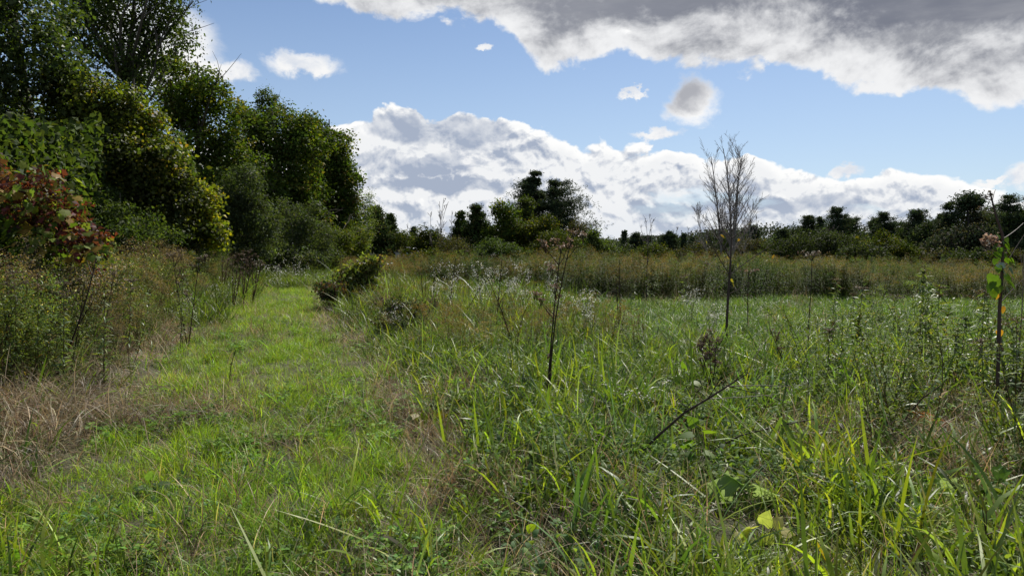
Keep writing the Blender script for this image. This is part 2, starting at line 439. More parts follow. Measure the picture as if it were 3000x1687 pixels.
# ------------------------------------------------------------------ scattering of uncountable ground cover (stuff)
def proto_collection(name, meshes):
    c = bpy.data.collections.new(name)
    for i, me in enumerate(meshes):
        o = bpy.data.objects.new('%s_%02d' % (name, i), me)
        c.objects.link(o)
    return c
def scatter(name, coll, n_protos, pos, rot, scl, tnt, idx=None, seed=0):
    n = len(pos)
    me = bpy.data.meshes.new(name)
    me.vertices.add(n)
    me.vertices.foreach_set('co', np.asarray(pos, np.float32).ravel())
    def attr(nm, typ, prop, data):
        a = me.attributes.new(nm, typ, 'POINT'); a.data.foreach_set(prop, np.asarray(data).ravel())
    attr('rot', 'FLOAT_VECTOR', 'vector', np.asarray(rot, np.float32))
    attr('scl', 'FLOAT_VECTOR', 'vector', np.asarray(scl, np.float32))
    attr('tnt', 'FLOAT_COLOR', 'color', np.concatenate([tnt, np.ones((n, 1))], 1).astype(np.float32))
    if idx is None: idx = R(seed).integers(0, n_protos, n)
    attr('idx', 'INT', 'value', idx.astype(np.int32))
    o = bpy.data.objects.new(name, me); COL.objects.link(o)
    t = bpy.data.node_groups.new(name, 'GeometryNodeTree')
    t.interface.new_socket('Geometry', in_out='INPUT', socket_type='NodeSocketGeometry')
    t.interface.new_socket('Geometry', in_out='OUTPUT', socket_type='NodeSocketGeometry')
    gi, go = t.nodes.new('NodeGroupInput'), t.nodes.new('NodeGroupOutput')
    ci = t.nodes.new('GeometryNodeCollectionInfo')
    ci.inputs['Collection'].default_value = coll
    ci.inputs['Separate Children'].default_value = True
    ci.inputs['Reset Children'].default_value = True
    ip = t.nodes.new('GeometryNodeInstanceOnPoints'); ip.inputs['Pick Instance'].default_value = True
    def named(nm, typ):
        a = t.nodes.new('GeometryNodeInputNamedAttribute'); a.data_type = typ; a.inputs['Name'].default_value = nm
        return a.outputs['Attribute']
    e2r = t.nodes.new('FunctionNodeEulerToRotation')
    t.links.new(named('rot', 'FLOAT_VECTOR'), e2r.inputs[0])
    t.links.new(gi.outputs[0], ip.inputs['Points'])
    t.links.new(ci.outputs[0], ip.inputs['Instance'])
    t.links.new(named('idx', 'INT'), ip.inputs['Instance Index'])
    t.links.new(e2r.outputs[0], ip.inputs['Rotation'])
    t.links.new(named('scl', 'FLOAT_VECTOR'), ip.inputs['Scale'])
    t.links.new(ip.outputs[0], go.inputs[0])
    md = o.modifiers.new('scatter', 'NODES'); md.node_group = t
    tag(o, kind='stuff')
    return o

def blades(mb, n, rng, spread, h, w, lean=0.35, bend=0.9, segs=4, cols=((1, (0.06, 0.10, 0.02)),), dirbias=None, h_jit=0.35, jit=0.30, z0=-0.02):
    """n curved tapering grass blades in one go"""
    r = np.sqrt(rng.uniform(0, 1, n)) * spread; a = rng.uniform(0, 2 * np.pi, n)
    base = np.stack([r * np.cos(a), r * np.sin(a), np.full(n, z0)], 1)
    H = h * np.exp(rng.normal(0, h_jit, n)); Wd = w * rng.uniform(0.6, 1.3, n)
    az = rng.uniform(0, 2 * np.pi, n)
    if dirbias is not None: az = np.where(rng.uniform(0, 1, n) < 0.6, dirbias + rng.normal(0, 0.5, n), az)
    th0 = np.abs(rng.normal(0, lean, n)); bd = np.abs(rng.normal(bend, bend * 0.6, n))
    t = np.linspace(0, 1, segs + 1)
    d = np.stack([np.cos(az), np.sin(az)], 1)
    P = [base]
    for k in range(segs):
        th = np.minimum(th0 + bd * ((t[k] + t[k + 1]) / 2) ** 1.5, 2.6)
        P.append(P[-1] + np.stack([d[:, 0] * np.sin(th), d[:, 1] * np.sin(th), np.cos(th)], 1) * (H / segs)[:, None])
    P = np.stack(P, 1)
    tw = rng.normal(0, 0.7, n) + np.pi / 2
    sd = np.stack([np.cos(az + tw), np.sin(az + tw), rng.normal(0, 0.25, n)], 1)
    wf = np.array([0.75, 1.0, 0.9, 0.6, 0.06]) if segs == 4 else np.interp(t, [0, .25, .6, 1], [.75, 1, .85, .06])
    W2 = Wd[:, None] * wf[None] * 0.5
    v = np.stack([P - sd[:, None] * W2[..., None], P + sd[:, None] * W2[..., None]], 2)       # n, segs+1, 2, 3
    V = (segs + 1) * 2
    k = np.arange(segs) * 2
    f = np.stack([k, k + 1, k + 3, k + 2], 1)[None] + (np.arange(n) * V)[:, None, None]
    c = palette(rng, n, cols, jit)
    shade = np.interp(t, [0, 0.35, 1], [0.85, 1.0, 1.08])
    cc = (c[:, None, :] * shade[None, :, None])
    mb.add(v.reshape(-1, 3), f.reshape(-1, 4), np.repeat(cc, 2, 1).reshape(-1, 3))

def lance_leaves(mb, stem, n, Ln, W, rng, cols, f0=0.25, f1=0.95, arch=0.5, taper=0.5):
    """narrow arching leaves up a stem (stem: list of points)"""
    stem = np.asarray(stem); t = np.sort(rng.uniform(f0, f1, n)); k = t * (len(stem) - 1); i = np.minimum(k.astype(int), len(stem) - 2)
    p = stem[i] + (stem[i + 1] - stem[i]) * (k - i)[:, None]
    a = np.arange(n) * 2.4 + rng.normal(0, 0.4, n); d = np.stack([np.cos(a), np.sin(a)], 1)
    l = Ln * rng.uniform(0.7, 1.2, n) * (1 - taper * (t - f0) / (f1 - f0)); w = W * rng.uniform(0.7, 1.2, n) * (1 - taper * 0.6 * (t - f0) / (f1 - f0))
    pts = [p]; th = rng.uniform(0.5, 1.0, n)
    for s in range(3):
        pts.append(pts[-1] + np.stack([d[:, 0] * np.sin(th), d[:, 1] * np.sin(th), np.cos(th)], 1) * (l / 3)[:, None]); th = th + arch * rng.uniform(0.6, 1.5, n)
    P = np.stack(pts, 1); sd = np.stack([-d[:, 1], d[:, 0], rng.normal(0, 0.3, n)], 1)
    wf = np.array([0.3, 1.0, 0.75, 0.05]); W2 = w[:, None] * wf * 0.5
    v = np.stack([P - sd[:, None] * W2[..., None], P + sd[:, None] * W2[..., None]], 2)
    q = np.arange(3) * 2; f = np.stack([q, q + 1, q + 3, q + 2], 1)[None] + (np.arange(n) * 8)[:, None, None]
    mb.add(v.reshape(-1, 3), f.reshape(-1, 4), np.repeat(palette(rng, n, cols, 0.18), 8, 0))
def specks(mb, c, r, n, size, rng, cols, flat=1.0, up=1.0):
    p = np.asarray(c) + rng.normal(size=(n, 3)) * r * [1, 1, flat]
    leaves(mb, p, size, size * 0.85, rng, up=up, rnd=0.9, droop=0, cols=palette(rng, n, cols, 0.22))

def sample_field(rng, rings, margin=1.5, half=0.80):
    """points in the wedge in front of the viewer: rings = (y0, y1, per m2)"""
    out = []
    for y0, y1, dens in rings:
        xm = half * y1 + margin
        n = int((y1 - y0) * 2 * xm * dens)
        p = np.stack([rng.uniform(-xm, xm, n), rng.uniform(y0, y1, n)], 1)
        out.append(p[np.abs(p[:, 0]) < half * p[:, 1] + margin])
    return np.concatenate(out)
def place(pts, rng, tilt=0.12, zoff=0.0):
    pos = np.stack([pts[:, 0], pts[:, 1], gz(pts[:, 0], pts[:, 1]) + zoff], 1)
    rot = np.stack([rng.normal(0, tilt, len(pts)), rng.normal(0, tilt, len(pts)), rng.uniform(0, 6.283, len(pts))], 1)
    return pos, rot

# ------------------------------------------------------------------ grasses
G_BRIGHT = ((5, (0.125, 0.172, 0.026)), (3, (0.085, 0.135, 0.028)), (1.2, (0.155, 0.18, 0.045)), (0.3, (0.18, 0.165, 0.12)))
G_COOL = ((5, (0.060, 0.098, 0.032)), (3, (0.10, 0.14, 0.030)), (1.5, (0.15, 0.18, 0.03)), (1, (0.10, 0.14, 0.06)), (0.08, (0.17, 0.155, 0.115)))
G_MIX = ((4, (0.075, 0.115, 0.025)), (3, (0.13, 0.165, 0.03)), (2, (0.085, 0.125, 0.05)), (0.2, (0.18, 0.16, 0.12)))
G_STRAW = ((4, (0.34, 0.28, 0.175)), (3, (0.22, 0.175, 0.11)), (1.5, (0.43, 0.37, 0.25)), (0.5, (0.10, 0.12, 0.04)), (0.7, (0.13, 0.08, 0.045)))

def protos(name, k, fn, mat):
    ms = []
    for i in range(k):
        mb = MB(); fn(mb, R(hash_seed(name) + i)); ms.append(mb.mesh(name, mat))
    return proto_collection(name, ms)
def hash_seed(s): return sum((i + 1) * ord(c) for i, c in enumerate(s)) % 99991

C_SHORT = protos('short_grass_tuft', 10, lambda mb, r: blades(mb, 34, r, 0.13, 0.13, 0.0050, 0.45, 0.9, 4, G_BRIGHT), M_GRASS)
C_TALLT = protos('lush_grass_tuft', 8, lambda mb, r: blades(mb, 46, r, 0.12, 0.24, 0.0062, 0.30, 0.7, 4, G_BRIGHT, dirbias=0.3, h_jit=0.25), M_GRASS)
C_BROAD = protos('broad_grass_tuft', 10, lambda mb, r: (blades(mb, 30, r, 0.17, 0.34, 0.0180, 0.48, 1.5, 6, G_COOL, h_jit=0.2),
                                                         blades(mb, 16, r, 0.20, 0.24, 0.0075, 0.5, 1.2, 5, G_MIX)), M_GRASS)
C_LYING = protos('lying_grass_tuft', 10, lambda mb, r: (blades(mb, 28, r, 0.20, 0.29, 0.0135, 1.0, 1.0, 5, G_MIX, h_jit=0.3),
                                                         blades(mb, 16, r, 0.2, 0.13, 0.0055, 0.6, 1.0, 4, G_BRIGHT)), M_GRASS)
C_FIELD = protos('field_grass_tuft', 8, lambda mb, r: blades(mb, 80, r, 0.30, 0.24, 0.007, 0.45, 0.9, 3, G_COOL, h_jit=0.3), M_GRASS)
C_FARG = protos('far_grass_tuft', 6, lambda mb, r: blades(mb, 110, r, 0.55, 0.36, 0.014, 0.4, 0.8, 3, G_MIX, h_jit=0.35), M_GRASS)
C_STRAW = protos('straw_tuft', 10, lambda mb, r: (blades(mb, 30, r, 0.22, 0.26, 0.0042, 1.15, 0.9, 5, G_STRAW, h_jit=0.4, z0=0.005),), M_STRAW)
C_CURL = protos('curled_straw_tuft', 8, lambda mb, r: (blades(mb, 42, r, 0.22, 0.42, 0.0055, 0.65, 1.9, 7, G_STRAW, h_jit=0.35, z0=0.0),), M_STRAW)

def clover(mb, r):
    n = 16
    a = r.uniform(0, 6.283, n); rr = np.sqrt(r.uniform(0, 1, n)) * 0.12
    h = r.uniform(0.04, 0.12, n)
    for i in range(n):
        c0 = np.array([rr[i] * np.cos(a[i]), rr[i] * np.sin(a[i]), h[i]])
        tube(mb, [c0 * [0.7, 0.7, 0], c0], 0.0012, (0.09, 0.13, 0.03), 3)
        p = []
        for k in range(3):
            b = a[i] + k * 2.094
            p.append(c0 + 0.012 * np.array([np.cos(b), np.sin(b), 0]))
        s = r.uniform(0.02, 0.034)
        leaves(mb, np.array(p), s, s * 0.9, r, outward=None, up=2.0, rnd=0.5, cols=palette(r, 3, ((3, (0.09, 0.16, 0.03)), (2, (0.13, 0.20, 0.03)))), fold=0.05)
C_CLOVER = protos('clover_tuft', 8, clover, M_WEED)
def broadweed(mb, r):
    for _ in range(6):
        b = np.array([r.normal(0, .08), r.normal(0, .08), 0]); p = bez(b, b + [r.normal(0, .04), r.normal(0, .04), r.uniform(.06, .15)], (0, 0, 0), 4)
        lance_leaves(mb, p, 9, 0.045, 0.016, r, ((3, (0.07, 0.12, 0.04)), (2, (0.11, 0.16, 0.035))), 0.1, 1.0, 0.35, 0.3)
C_BWEED = protos('leafy_ground_weed', 8, broadweed, M_WEED)

def tint(rng, x, y, warm, cool, sc=1.6, seed=0, jit=0.16):
    t = np.clip((fbm(x, y, sc, seed) - 0.3) / 0.4, 0, 1)[:, None]
    c = np.array(warm)[None] * t + np.array(cool)[None] * (1 - t)
    return c * np.exp(rng.normal(0, jit, (len(x), 1)))

def strawness(x, y):
    """dead-thatch cover 0..1: verges of the path and the left bank's foot"""
    dr = x - path_r(y); dl = path_l(y) - x
    n = fbm(x, y, 0.9, 31)
    s = np.exp(-((dr + 0.12) / 0.36) ** 2) * np.clip((n - 0.31) * 5, 0, 1)
    s = np.maximum(s, np.exp(-((dl - 0.45) / 0.62) ** 2) * np.clip((n - 0.38) * 4.5, 0, 1))
    blob = np.exp(-(((x + 4.2) / 0.85) ** 2 + ((y - 5.9) / 1.1) ** 2) ** 2) * (0.5 + 1.2 * n)
    for bx, by, rr in ((-0.5, 5.55, 0.30), (-0.15, 4.55, 0.26), (-0.85, 8.0, 0.55), (-1.95, 5.6, 0.26), (-2.0, 14.5, 0.8), (-3.1, 6.8, 0.5), (2.75, 5.3, 0.5), (-0.6, 3.5, 0.3), (3.0, 4.6, 0.4), (0.05, 3.9, 0.3), (-5.6, 9.5, 0.7), (-6.6, 13.0, 0.9), (3.9, 6.3, 0.5)):
        s = np.maximum(s, np.exp(-(((x - bx) / rr / 1.25) ** 2 + ((y - by) / (rr * 1.6)) ** 2) ** 1.5) * (0.55 + n))
    return np.clip(np.maximum(s, blob), 0, 1)

SPOTS = np.array([ground(*p)[:2] for p in ((1757, 1175), (1728, 1010), (1088, 1082), (1925, 1362), (2075, 1415), (2420, 1265), (1870, 1262), (1336, 1372), (395, 1240), (2372, 1090), (1665, 1075), (1590, 1165), (1680, 1100), (1418, 985), (1380, 985), (1780, 1150), (1950, 1110), (1790, 985), (2290, 1190))])
def near_spot(x, y, w=0.24):
    """true where tall grass would stand right in front of a small plant of its own"""
    dx = np.abs(x[:, None] - SPOTS[None, :, 0]); dy = y[:, None] - SPOTS[None, :, 1]
    return ((dx < w) & (dy < 0.12) & (dy > -0.65)).any(1)
def build_grass():
    rng = R(11)
    on_path = lambda x, y: (x < path_r(y) + 0.12 * np.sin(y * 5)) & (x > path_l(y)) & (y < 48)
    # path turf
    p = sample_field(rng, ((2.0, 5, 95), (5, 8, 70), (8, 13, 46), (13, 22, 26), (22, 34, 14), (34, 50, 8)))
    x, y = p.T
    k = on_path(x, y) & (rng.uniform(0, 1, len(x)) > strawness(x, y) * 0.95)
    p = p[k]; x, y = p.T
    hgt = fbm(x, y, 1.5, 3)
    pos, rot = place(p, rng)
    s = (0.42 + 0.65 * hgt) * np.clip(1 + (y - 10) * 0.02, 1, 1.7) * rng.uniform(0.75, 1.2, len(x))
    scatter('path_turf', C_SHORT, 10, pos, rot, np.stack([np.maximum(s, 0.9), np.maximum(s, 0.9), s], 1), tint(rng, x, y, (1.5, 1.5, 0.95), (1.15, 1.32, 1.05), 1.3, 8))
    # lusher tufts on the path in patches
    p = sample_field(rng, ((2.0, 5, 26), (5, 8, 24), (8, 13, 14), (13, 22, 8), (22, 40, 5)))
    x, y = p.T
    edge = np.exp(-((x - path_l(y) - 0.55) / 0.5) ** 2) * 0.9 + np.exp(-((x - path_r(y) + 0.95) / 0.35) ** 2) * 0.7
    k = on_path(x, y) & (fbm(x, y, 1.1, 17) + 0.22 * edge > 0.56) & (strawness(x, y) < 0.5)
    p = p[k]; x, y = p.T
    pos, rot = place(p, rng, 0.15); rot[:, 2] = rng.normal(0, 0.9, len(x))
    s = rng.uniform(0.55, 1.15, len(x))
    scatter('lush_path_grass', C_TALLT, 8, pos, rot, np.stack([s, s, s * 0.62], 1), tint(rng, x, y, (1.5, 1.5, 0.85), (1.25, 1.4, 0.95), 1.3, 9))
    # clover and broad-leaved ground weeds
    p = sample_field(rng, ((2.0, 5, 26), (5, 9, 18), (9, 15, 6)))
    x, y = p.T
    k = on_path(x, y) & (fbm(x, y, 0.9, 23) > 0.50)
    p = p[k]; x, y = p.T
    pos, rot = place(p, rng, 0.1); s = rng.uniform(0.8, 1.5, len(x))
    scatter('clover_patches', C_CLOVER, 8, pos, rot, np.stack([s] * 3, 1), tint(rng, x, y, (1.1, 1.1, 0.9), (0.9, 1, 1.1), 1, 2))
    p = sample_field(rng, ((2.0, 5, 26), (5, 9, 20), (9, 16, 8)))
    x, y = p.T
    k = (fbm(x, y, 0.8, 29) > np.where(on_path(x, y), 0.58, 0.47))
    p = p[k]; x, y = p.T
    pos, rot = place(p, rng, 0.1); s = rng.uniform(0.7, 1.3, len(x)) * np.where(x > path_r(y), 1.5, 0.9)
    scatter('ground_weeds', C_BWEED, 8, pos, rot, np.stack([s] * 3, 1), tint(rng, x, y, (1.1, 1.05, 0.8), (0.9, 1, 1.15), 1, 2, 0.2))
    # matted straw
    p = sample_field(rng, ((2.0, 5, 60), (5, 8, 55), (8, 13, 30), (13, 22, 16), (22, 34, 7)))
    x, y = p.T
    sn = strawness(x, y)
    base = np.where(x > path_r(y), np.where(y < 7, 0.13, 0.10), np.where(x < path_l(y), 0.2 * np.exp(-(path_l(y) - x) / 1.5), 0.12))
    k = rng.uniform(0, 1, len(x)) < np.maximum(sn, base)
    k &= x < 4.5 + 0.2 * y
    p = p[k]; x, y = p.T
    pos, rot = place(p, rng, 0.1); s = rng.uniform(0.6, 1.15, len(x)) * np.clip(1 + (y - 8) * 0.03, 1, 1.5)
    scatter('matted_straw', C_STRAW, 10, pos + [0, 0, 0.02], rot, np.stack([s, s, s * 0.8], 1), tint(rng, x, y, (1.25, 1.1, 1.0), (0.8, 0.76, 0.76), 0.8, 5, 0.2))
    # curled dead grass heaped on the left bank
    p = sample_field(rng, ((3.5, 8, 46), (8, 13, 26), (13, 24, 12)))
    x, y = p.T
    dl = path_l(y) - x
    blob = np.exp(-(((x + 4.25) / 0.95) ** 2 + ((y - 6.1) / 1.3) ** 2) ** 2)
    w = np.maximum(blob, np.exp(-((dl - 0.7) / 0.45) ** 2) * np.clip((fbm(x, y, 1.2, 41) - 0.38) * 4, 0, 1) * 0.6)
    k = (rng.uniform(0, 1, len(x)) < w) & (dl > -0.05)
    p = p[k]; x, y = p.T
    pos, rot = place(p, rng, 0.25, 0.02)
    s = rng.uniform(0.7, 1.25, len(x))
    scatter('curled_dead_grass', C_CURL, 8, pos, rot, np.stack([s, s, s * 0.6], 1), tint(rng, x, y, (0.95, 0.93, 0.93), (0.55, 0.53, 0.56), 0.6, 6, 0.3))
    # broad arching grass right of the path
    p = sample_field(rng, ((3.0, 5, 44), (5, 8, 40), (8, 13, 26), (13, 19, 14)))
    x, y = p.T
    dr = x - path_r(y)
    dens = np.where(dr > 0.05, np.clip(0.45 + dr * 1.2, 0, 1), 0)
    patch = fbm(x, y, 1.7, 51)
    dens = dens * np.clip((patch - 0.26) * 5, 0.12, 1)
    core = np.exp(-(((x - 0.95) / 1.9) ** 2 + ((y - 6.6) / 2.4) ** 2) ** 2)
    dens = np.where(y > 9.5, dens * np.exp(-(x - path_r(y)) / 3.5), dens)
    dens = np.maximum(dens * np.where(y < 5.2, 0.22, 0.5), core * (dr > 0.1)) * np.clip((fbm(x, y, 0.6, 131) - 0.30) * 6, 0, 1) * np.where((x > 2.6) & (y > 5), 0.4, 1) * np.where((x > 1.0) & (y > 9.6), 0.0, 1)
    k = rng.uniform(0, 1, len(x)) < dens
    p = p[k]; x, y = p.T
    core = np.exp(-(((x - 0.9) / 1.7) ** 2 + ((y - 6.4) / 2.2) ** 2) ** 2)
    pos, rot = place(p, rng, 0.2)
    tus = fbm(x, y, 0.6, 131)
    s = np.where(near_spot(x, y), 0.35, 1.0) * np.where(y < 5.6, 0.78, 0.92) * rng.uniform(0.55, 0.95, len(x)) * (0.40 + 0.80 * tus) * (0.75 + 0.4 * core) * np.clip(0.55 + (x - path_r(y)) * 0.5, 0.5, 1) * np.where(y < 4.6, 0.72, 1)
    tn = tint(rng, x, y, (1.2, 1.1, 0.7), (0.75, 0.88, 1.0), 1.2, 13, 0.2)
    reed = ((x - path_r(y) < 1.1) & (y > 4.4))[:, None]            # same broad grass; shade along the path painted in as a darker, bluer tint
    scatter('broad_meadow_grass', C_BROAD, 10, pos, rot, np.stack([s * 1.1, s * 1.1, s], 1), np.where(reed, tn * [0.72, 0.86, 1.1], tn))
    # tangled lying grass across the right foreground and the meadow
    p = sample_field(rng, ((2.2, 5, 64), (5, 8, 52), (8, 13, 30), (13, 19, 14)))
    x, y = p.T
    dr = x - path_r(y); dl = path_l(y) - x
    k = ((dr > -0.1) & ~((x > 1.5) & (y > 10.5))) | ((dl > 0.2) & (rng.uniform(0, 1, len(x)) < 0.35)) | ((y < 4.2) & (fbm(x, y, 0.7, 71) > 0.5) & (rng.uniform(0, 1, len(x)) < 0.5))
    k &= (rng.uniform(0, 1, len(x)) > strawness(x, y) * 0.7) & (rng.uniform(0, 1, len(x)) < np.clip((fbm(x, y, 0.5, 132) - 0.22) * 5, 0.15, 1))
    p = p[k]; x, y = p.T
    pos, rot = place(p, rng, 0.15)
    s = np.where(near_spot(x, y), 0.5, 1.0) * rng.uniform(0.65, 1.25, len(x)) * np.clip(1 + (y - 9) * 0.03, 1, 1.4) * (0.55 + 0.95 * fbm(x, y, 0.5, 132))
    scatter('tangled_grass', C_LYING, 10, pos, rot, np.stack([s, s, s * 0.9], 1), tint(rng, x, y, (1.3, 1.22, 0.8), (0.72, 0.84, 0.9), 0.8, 14, 0.25))
    # soft field grass between the weeds and the goldenrod
    p = sample_field(rng, ((8, 13, 14), (13, 20, 11), (20, 30, 7)), 2.0)
    x, y = p.T
    dr = x - path_r(y)
    k = (dr > 0.3) & (y > 8.5 + 0.8 * np.sin(x)) & ((x > 1.0) | (y < 20)) & (y < field_far(x) + 0.5)
    p = p[k]; x, y = p.T
    pos, rot = place(p, rng, 0.1)
    s = rng.uniform(0.8, 1.25, len(x)); sz = s * (0.45 + 0.5 * fbm(x, y, 2.5, 61))
    scatter('field_grass', C_FIELD, 8, pos, rot, np.stack([s * 1.15, s * 1.15, sz * (0.7 + 0.6 * fbm(x, y, 0.7, 62))], 1), tint(rng, x, y, (1.05, 1.12, 0.82), (0.58, 0.74, 0.66), 1.1, 15, 0.22))
    # coarse grass far out: beyond the path's end, and the bright strip left of the field
    p = sample_field(rng, ((14, 22, 6), (22, 34, 5), (34, 60, 3.2)), 3.0)
    x, y = p.T
    dr = x - path_r(y); dl = path_l(y) - x
    k = ((dr > 0.2) & (x < 1.5)) | ((dl > 0.1) & (x > -0.55 * y)) | (y > 30)
    p = p[k]; x, y = p.T
    pos, rot = place(p, rng, 0.1)
    s = rng.uniform(0.8, 1.3, len(x))
    scatter('far_grass', C_FARG, 6, pos, rot, np.stack([s * 1.2, s * 1.2, s], 1), tint(rng, x, y, (0.95, 0.9, 0.75), (0.65, 0.72, 0.75), 3.0, 16, 0.2))
def field_far(x):
    """distance at which the goldenrod band begins behind the field"""
    return np.interp(x, [-3, 0, 2, 4, 8, 12, 18, 26], [27, 25, 21.5, 21, 22.5, 22, 20, 19])
build_grass()

# ------------------------------------------------------------------ trees and shrubs
K = 0.00056                                    # metres of size per metre of distance for one unit of L()
def L(xd, yd, Y, rx, ry, rz=None):
    """ellipsoid: centre and radii in metres"""
    c = at(xd, yd, Y)
    return (c[0], c[1], c[2], rx * K * Y, (rz or rx) * K * Y, ry * K * Y)
def sublobes(lobes, k, rng, size=0.36):
    out = []
    w = np.array([l[3] * l[5] for l in lobes]); w = w / w.sum()
    for l, n in zip(lobes, np.maximum((w * k).astype(int), 3)):
        c, r = np.array(l[:3]), np.array(l[3:])
        d = unit(rng.normal(size=(n, 3)))
        cc = c + d * r * rng.uniform(0.5, 1.04, (n, 1))
        rr = np.cbrt(r.prod()) * size * rng.uniform(0.45, 1.3, n)
        for q, s in zip(cc, rr): out.append((*q, s * 1.1, s * 1.1, s * 0.85))
        out.append((*c, *(r * 0.72)))
    return out
def crown(mb, lobes, n, leafL, leafW, rng, pal, per=14, cl=0.085, jit=0.2, up=0.6, shell=0.55, zmin=0.1, droop=0.4, split=34, size=0.36, zone=None, front=True):
    subs = sublobes(lobes, split, rng, size)
    A = np.array(subs)
    w = A[:, 3] * A[:, 5]; w = w / w.sum()
    nc = max(int(n * 1.15) // per, 8)
    i = rng.choice(len(A), int(nc * 1.5), p=w)
    d = unit(rng.normal(size=(len(i), 3)))
    rad = 1 - np.abs(rng.normal(0, 1 - shell, (len(i), 1))) * 0.6
    rad = np.clip(rad, 0.05, 1.12)
    cc = A[i, :3] + d * A[i, 3:] * rad
    # skip clumps deep inside other lobes
    q = ((cc[:, None] - A[None, :, :3]) / A[None, :, 3:])
    inside = ((q ** 2).sum(-1) < 0.40).sum(1) - 0
    if front:                                    # fewer leaves on the side nobody can see
        yc = np.average(A[:, 1]); far = cc[:, 1] > yc + np.average(A[:, 4])
        inside = inside + (far & (rng.uniform(0, 1, len(cc)) < 0.5))
    keep = (inside <= 1) & (cc[:, 2] > zmin)
    cc, d, i = cc[keep][:nc], d[keep][:nc], i[keep][:nc]
    m = len(cc)
    R0 = np.cbrt(np.prod([l[3:] for l in lobes], axis=1)).mean()
    pos = np.repeat(cc, per, 0) + rng.normal(size=(m * per, 3)) * (cl * R0 + leafL * 0.9) * np.array([1, 1, 0.7])
    out = np.repeat(d, per, 0)
    cp = palette(rng, m, pal, jit)
    if zone is not None: cp = zone(cc, cp, rng)
    cols = np.repeat(cp, per, 0) * np.exp(rng.normal(0, 0.16, (m * per, 1)))
    ok = pos[:, 2] > zmin * 0.5
    sz = np.repeat(np.exp(rng.normal(0, 0.28, m)), per)[ok] * 0.9
    leaves(mb, pos[ok], leafL * sz, leafW * sz, rng, outward=out[ok], up=up, rnd=0.75, droop=droop, cols=cols[ok])
    return cc
def limb(mb, a, b, r0, r1, rng, col, wob=0.05, n=7, sides=6):
    p = bez(a, b, rng.normal(0, 1, 3) * wob * np.linalg.norm(np.subtract(b, a)), n)
    tube(mb, p, np.linspace(r0, r1, n), col, sides)
    return p
BARKC = (0.085, 0.07, 0.055)
def leafy_tree(name, label, cat, lobes, n, leaf, pal, seed, trunk_r=0.15, limbs=7, base=None, group=None, mat=None, part='crown', bark=BARKC, **kw):
    rng = R(seed)
    A = np.array(lobes)
    if seed < 31: leaf = (leaf[0] * 1.22, leaf[1] * 1.22)
    if base is None:
        base = np.array([np.average(A[:, 0], weights=A[:, 3]), np.average(A[:, 1])])
    b = np.array([base[0], base[1], float(gz(base[0], base[1]))])
    e = empty(name, b, label, cat, group)
    off = np.array([*b, 0, 0, 0])
    LL = [tuple(np.array(l) - off) for l in lobes]
    mb = MB(); cc = crown(mb, LL, n, leaf[0], leaf[1], rng, pal, **kw)
    mb.obj(part, mat or (M_FAR if seed >= 40 else M_LEAF), e)
    tb = MB()
    top = max(l[2] + l[5] * 0.5 for l in LL); h = top
    main = bez((0, 0, -0.1), (np.mean([l[0] for l in LL]), 0, h), rng.normal(0, 0.03 * h, 3), 9)
    tube(tb, main, np.linspace(trunk_r, trunk_r * 0.15, 9), bark, 7)
    tb.obj('trunk', M_BARK, e, smooth=True)
    if limbs and len(cc):
        lb = MB()
        tg = cc[rng.choice(len(cc), limbs * 3)]
        tg = tg[np.argsort(-np.linalg.norm(tg[:, :2], axis=1))][:limbs * 2]
        for q in tg:
            s = main[np.clip(np.searchsorted(main[:, 2], q[2] * 0.62), 1, 7)]
            p = limb(lb, s, q, trunk_r * 0.34, trunk_r * 0.06, rng, bark, 0.11, 7, 5)
            for _ in range(3):
                j = rng.integers(3, 6); q2 = p[j] + (q - s) * 0.4 + rng.normal(0, 0.12, 3) * np.linalg.norm(q - s)
                limb(lb, p[j], q2, trunk_r * 0.12, trunk_r * 0.03, rng, bark, 0.06, 5, 4)
        lb.obj('limbs', M_BARK, e)
    return e

DKG = ((5, (0.032, 0.048, 0.017)), (3, (0.045, 0.062, 0.020)), (1.2, (0.064, 0.078, 0.022)))
OLIVE = ((4, (0.042, 0.055, 0.014)), (3, (0.056, 0.070, 0.016)), (1.0, (0.085, 0.092, 0.018)), (0.6, (0.14, 0.12, 0.02)))
GREYG = ((5, (0.034, 0.046, 0.024)), (3, (0.046, 0.058, 0.030)), (1, (0.062, 0.070, 0.040)))
VINEY = ((4, (0.09, 0.115, 0.018)), (3, (0.14, 0.15, 0.02)), (2, (0.055, 0.078, 0.018)), (1, (0.22, 0.19, 0.02)), (0.3, (0.26, 0.15, 0.03)))
VINEY2 = ((4, (0.15, 0.165, 0.02)), (3, (0.21, 0.20, 0.02)), (1.5, (0.06, 0.08, 0.018)), (1.5, (0.30, 0.24, 0.02)))
MAPLE = ((5, (0.036, 0.056, 0.013)), (3, (0.052, 0.072, 0.015)), (1.5, (0.075, 0.080, 0.016)), (0.5, (0.11, 0.085, 0.022)))
CEDAR = ((4, (0.030, 0.048, 0.015)), (3, (0.042, 0.060, 0.017)), (1, (0.065, 0.060, 0.022)))
PINE = ((4, (0.024, 0.037, 0.020)), (3, (0.034, 0.047, 0.024)), (1, (0.055, 0.060, 0.028)))
PINE2 = ((3, (0.030, 0.040, 0.022)), (2, (0.045, 0.042, 0.028)))
BROWNG = ((3, (0.055, 0.050, 0.028)), (3, (0.045, 0.050, 0.024)), (1, (0.085, 0.065, 0.040)))

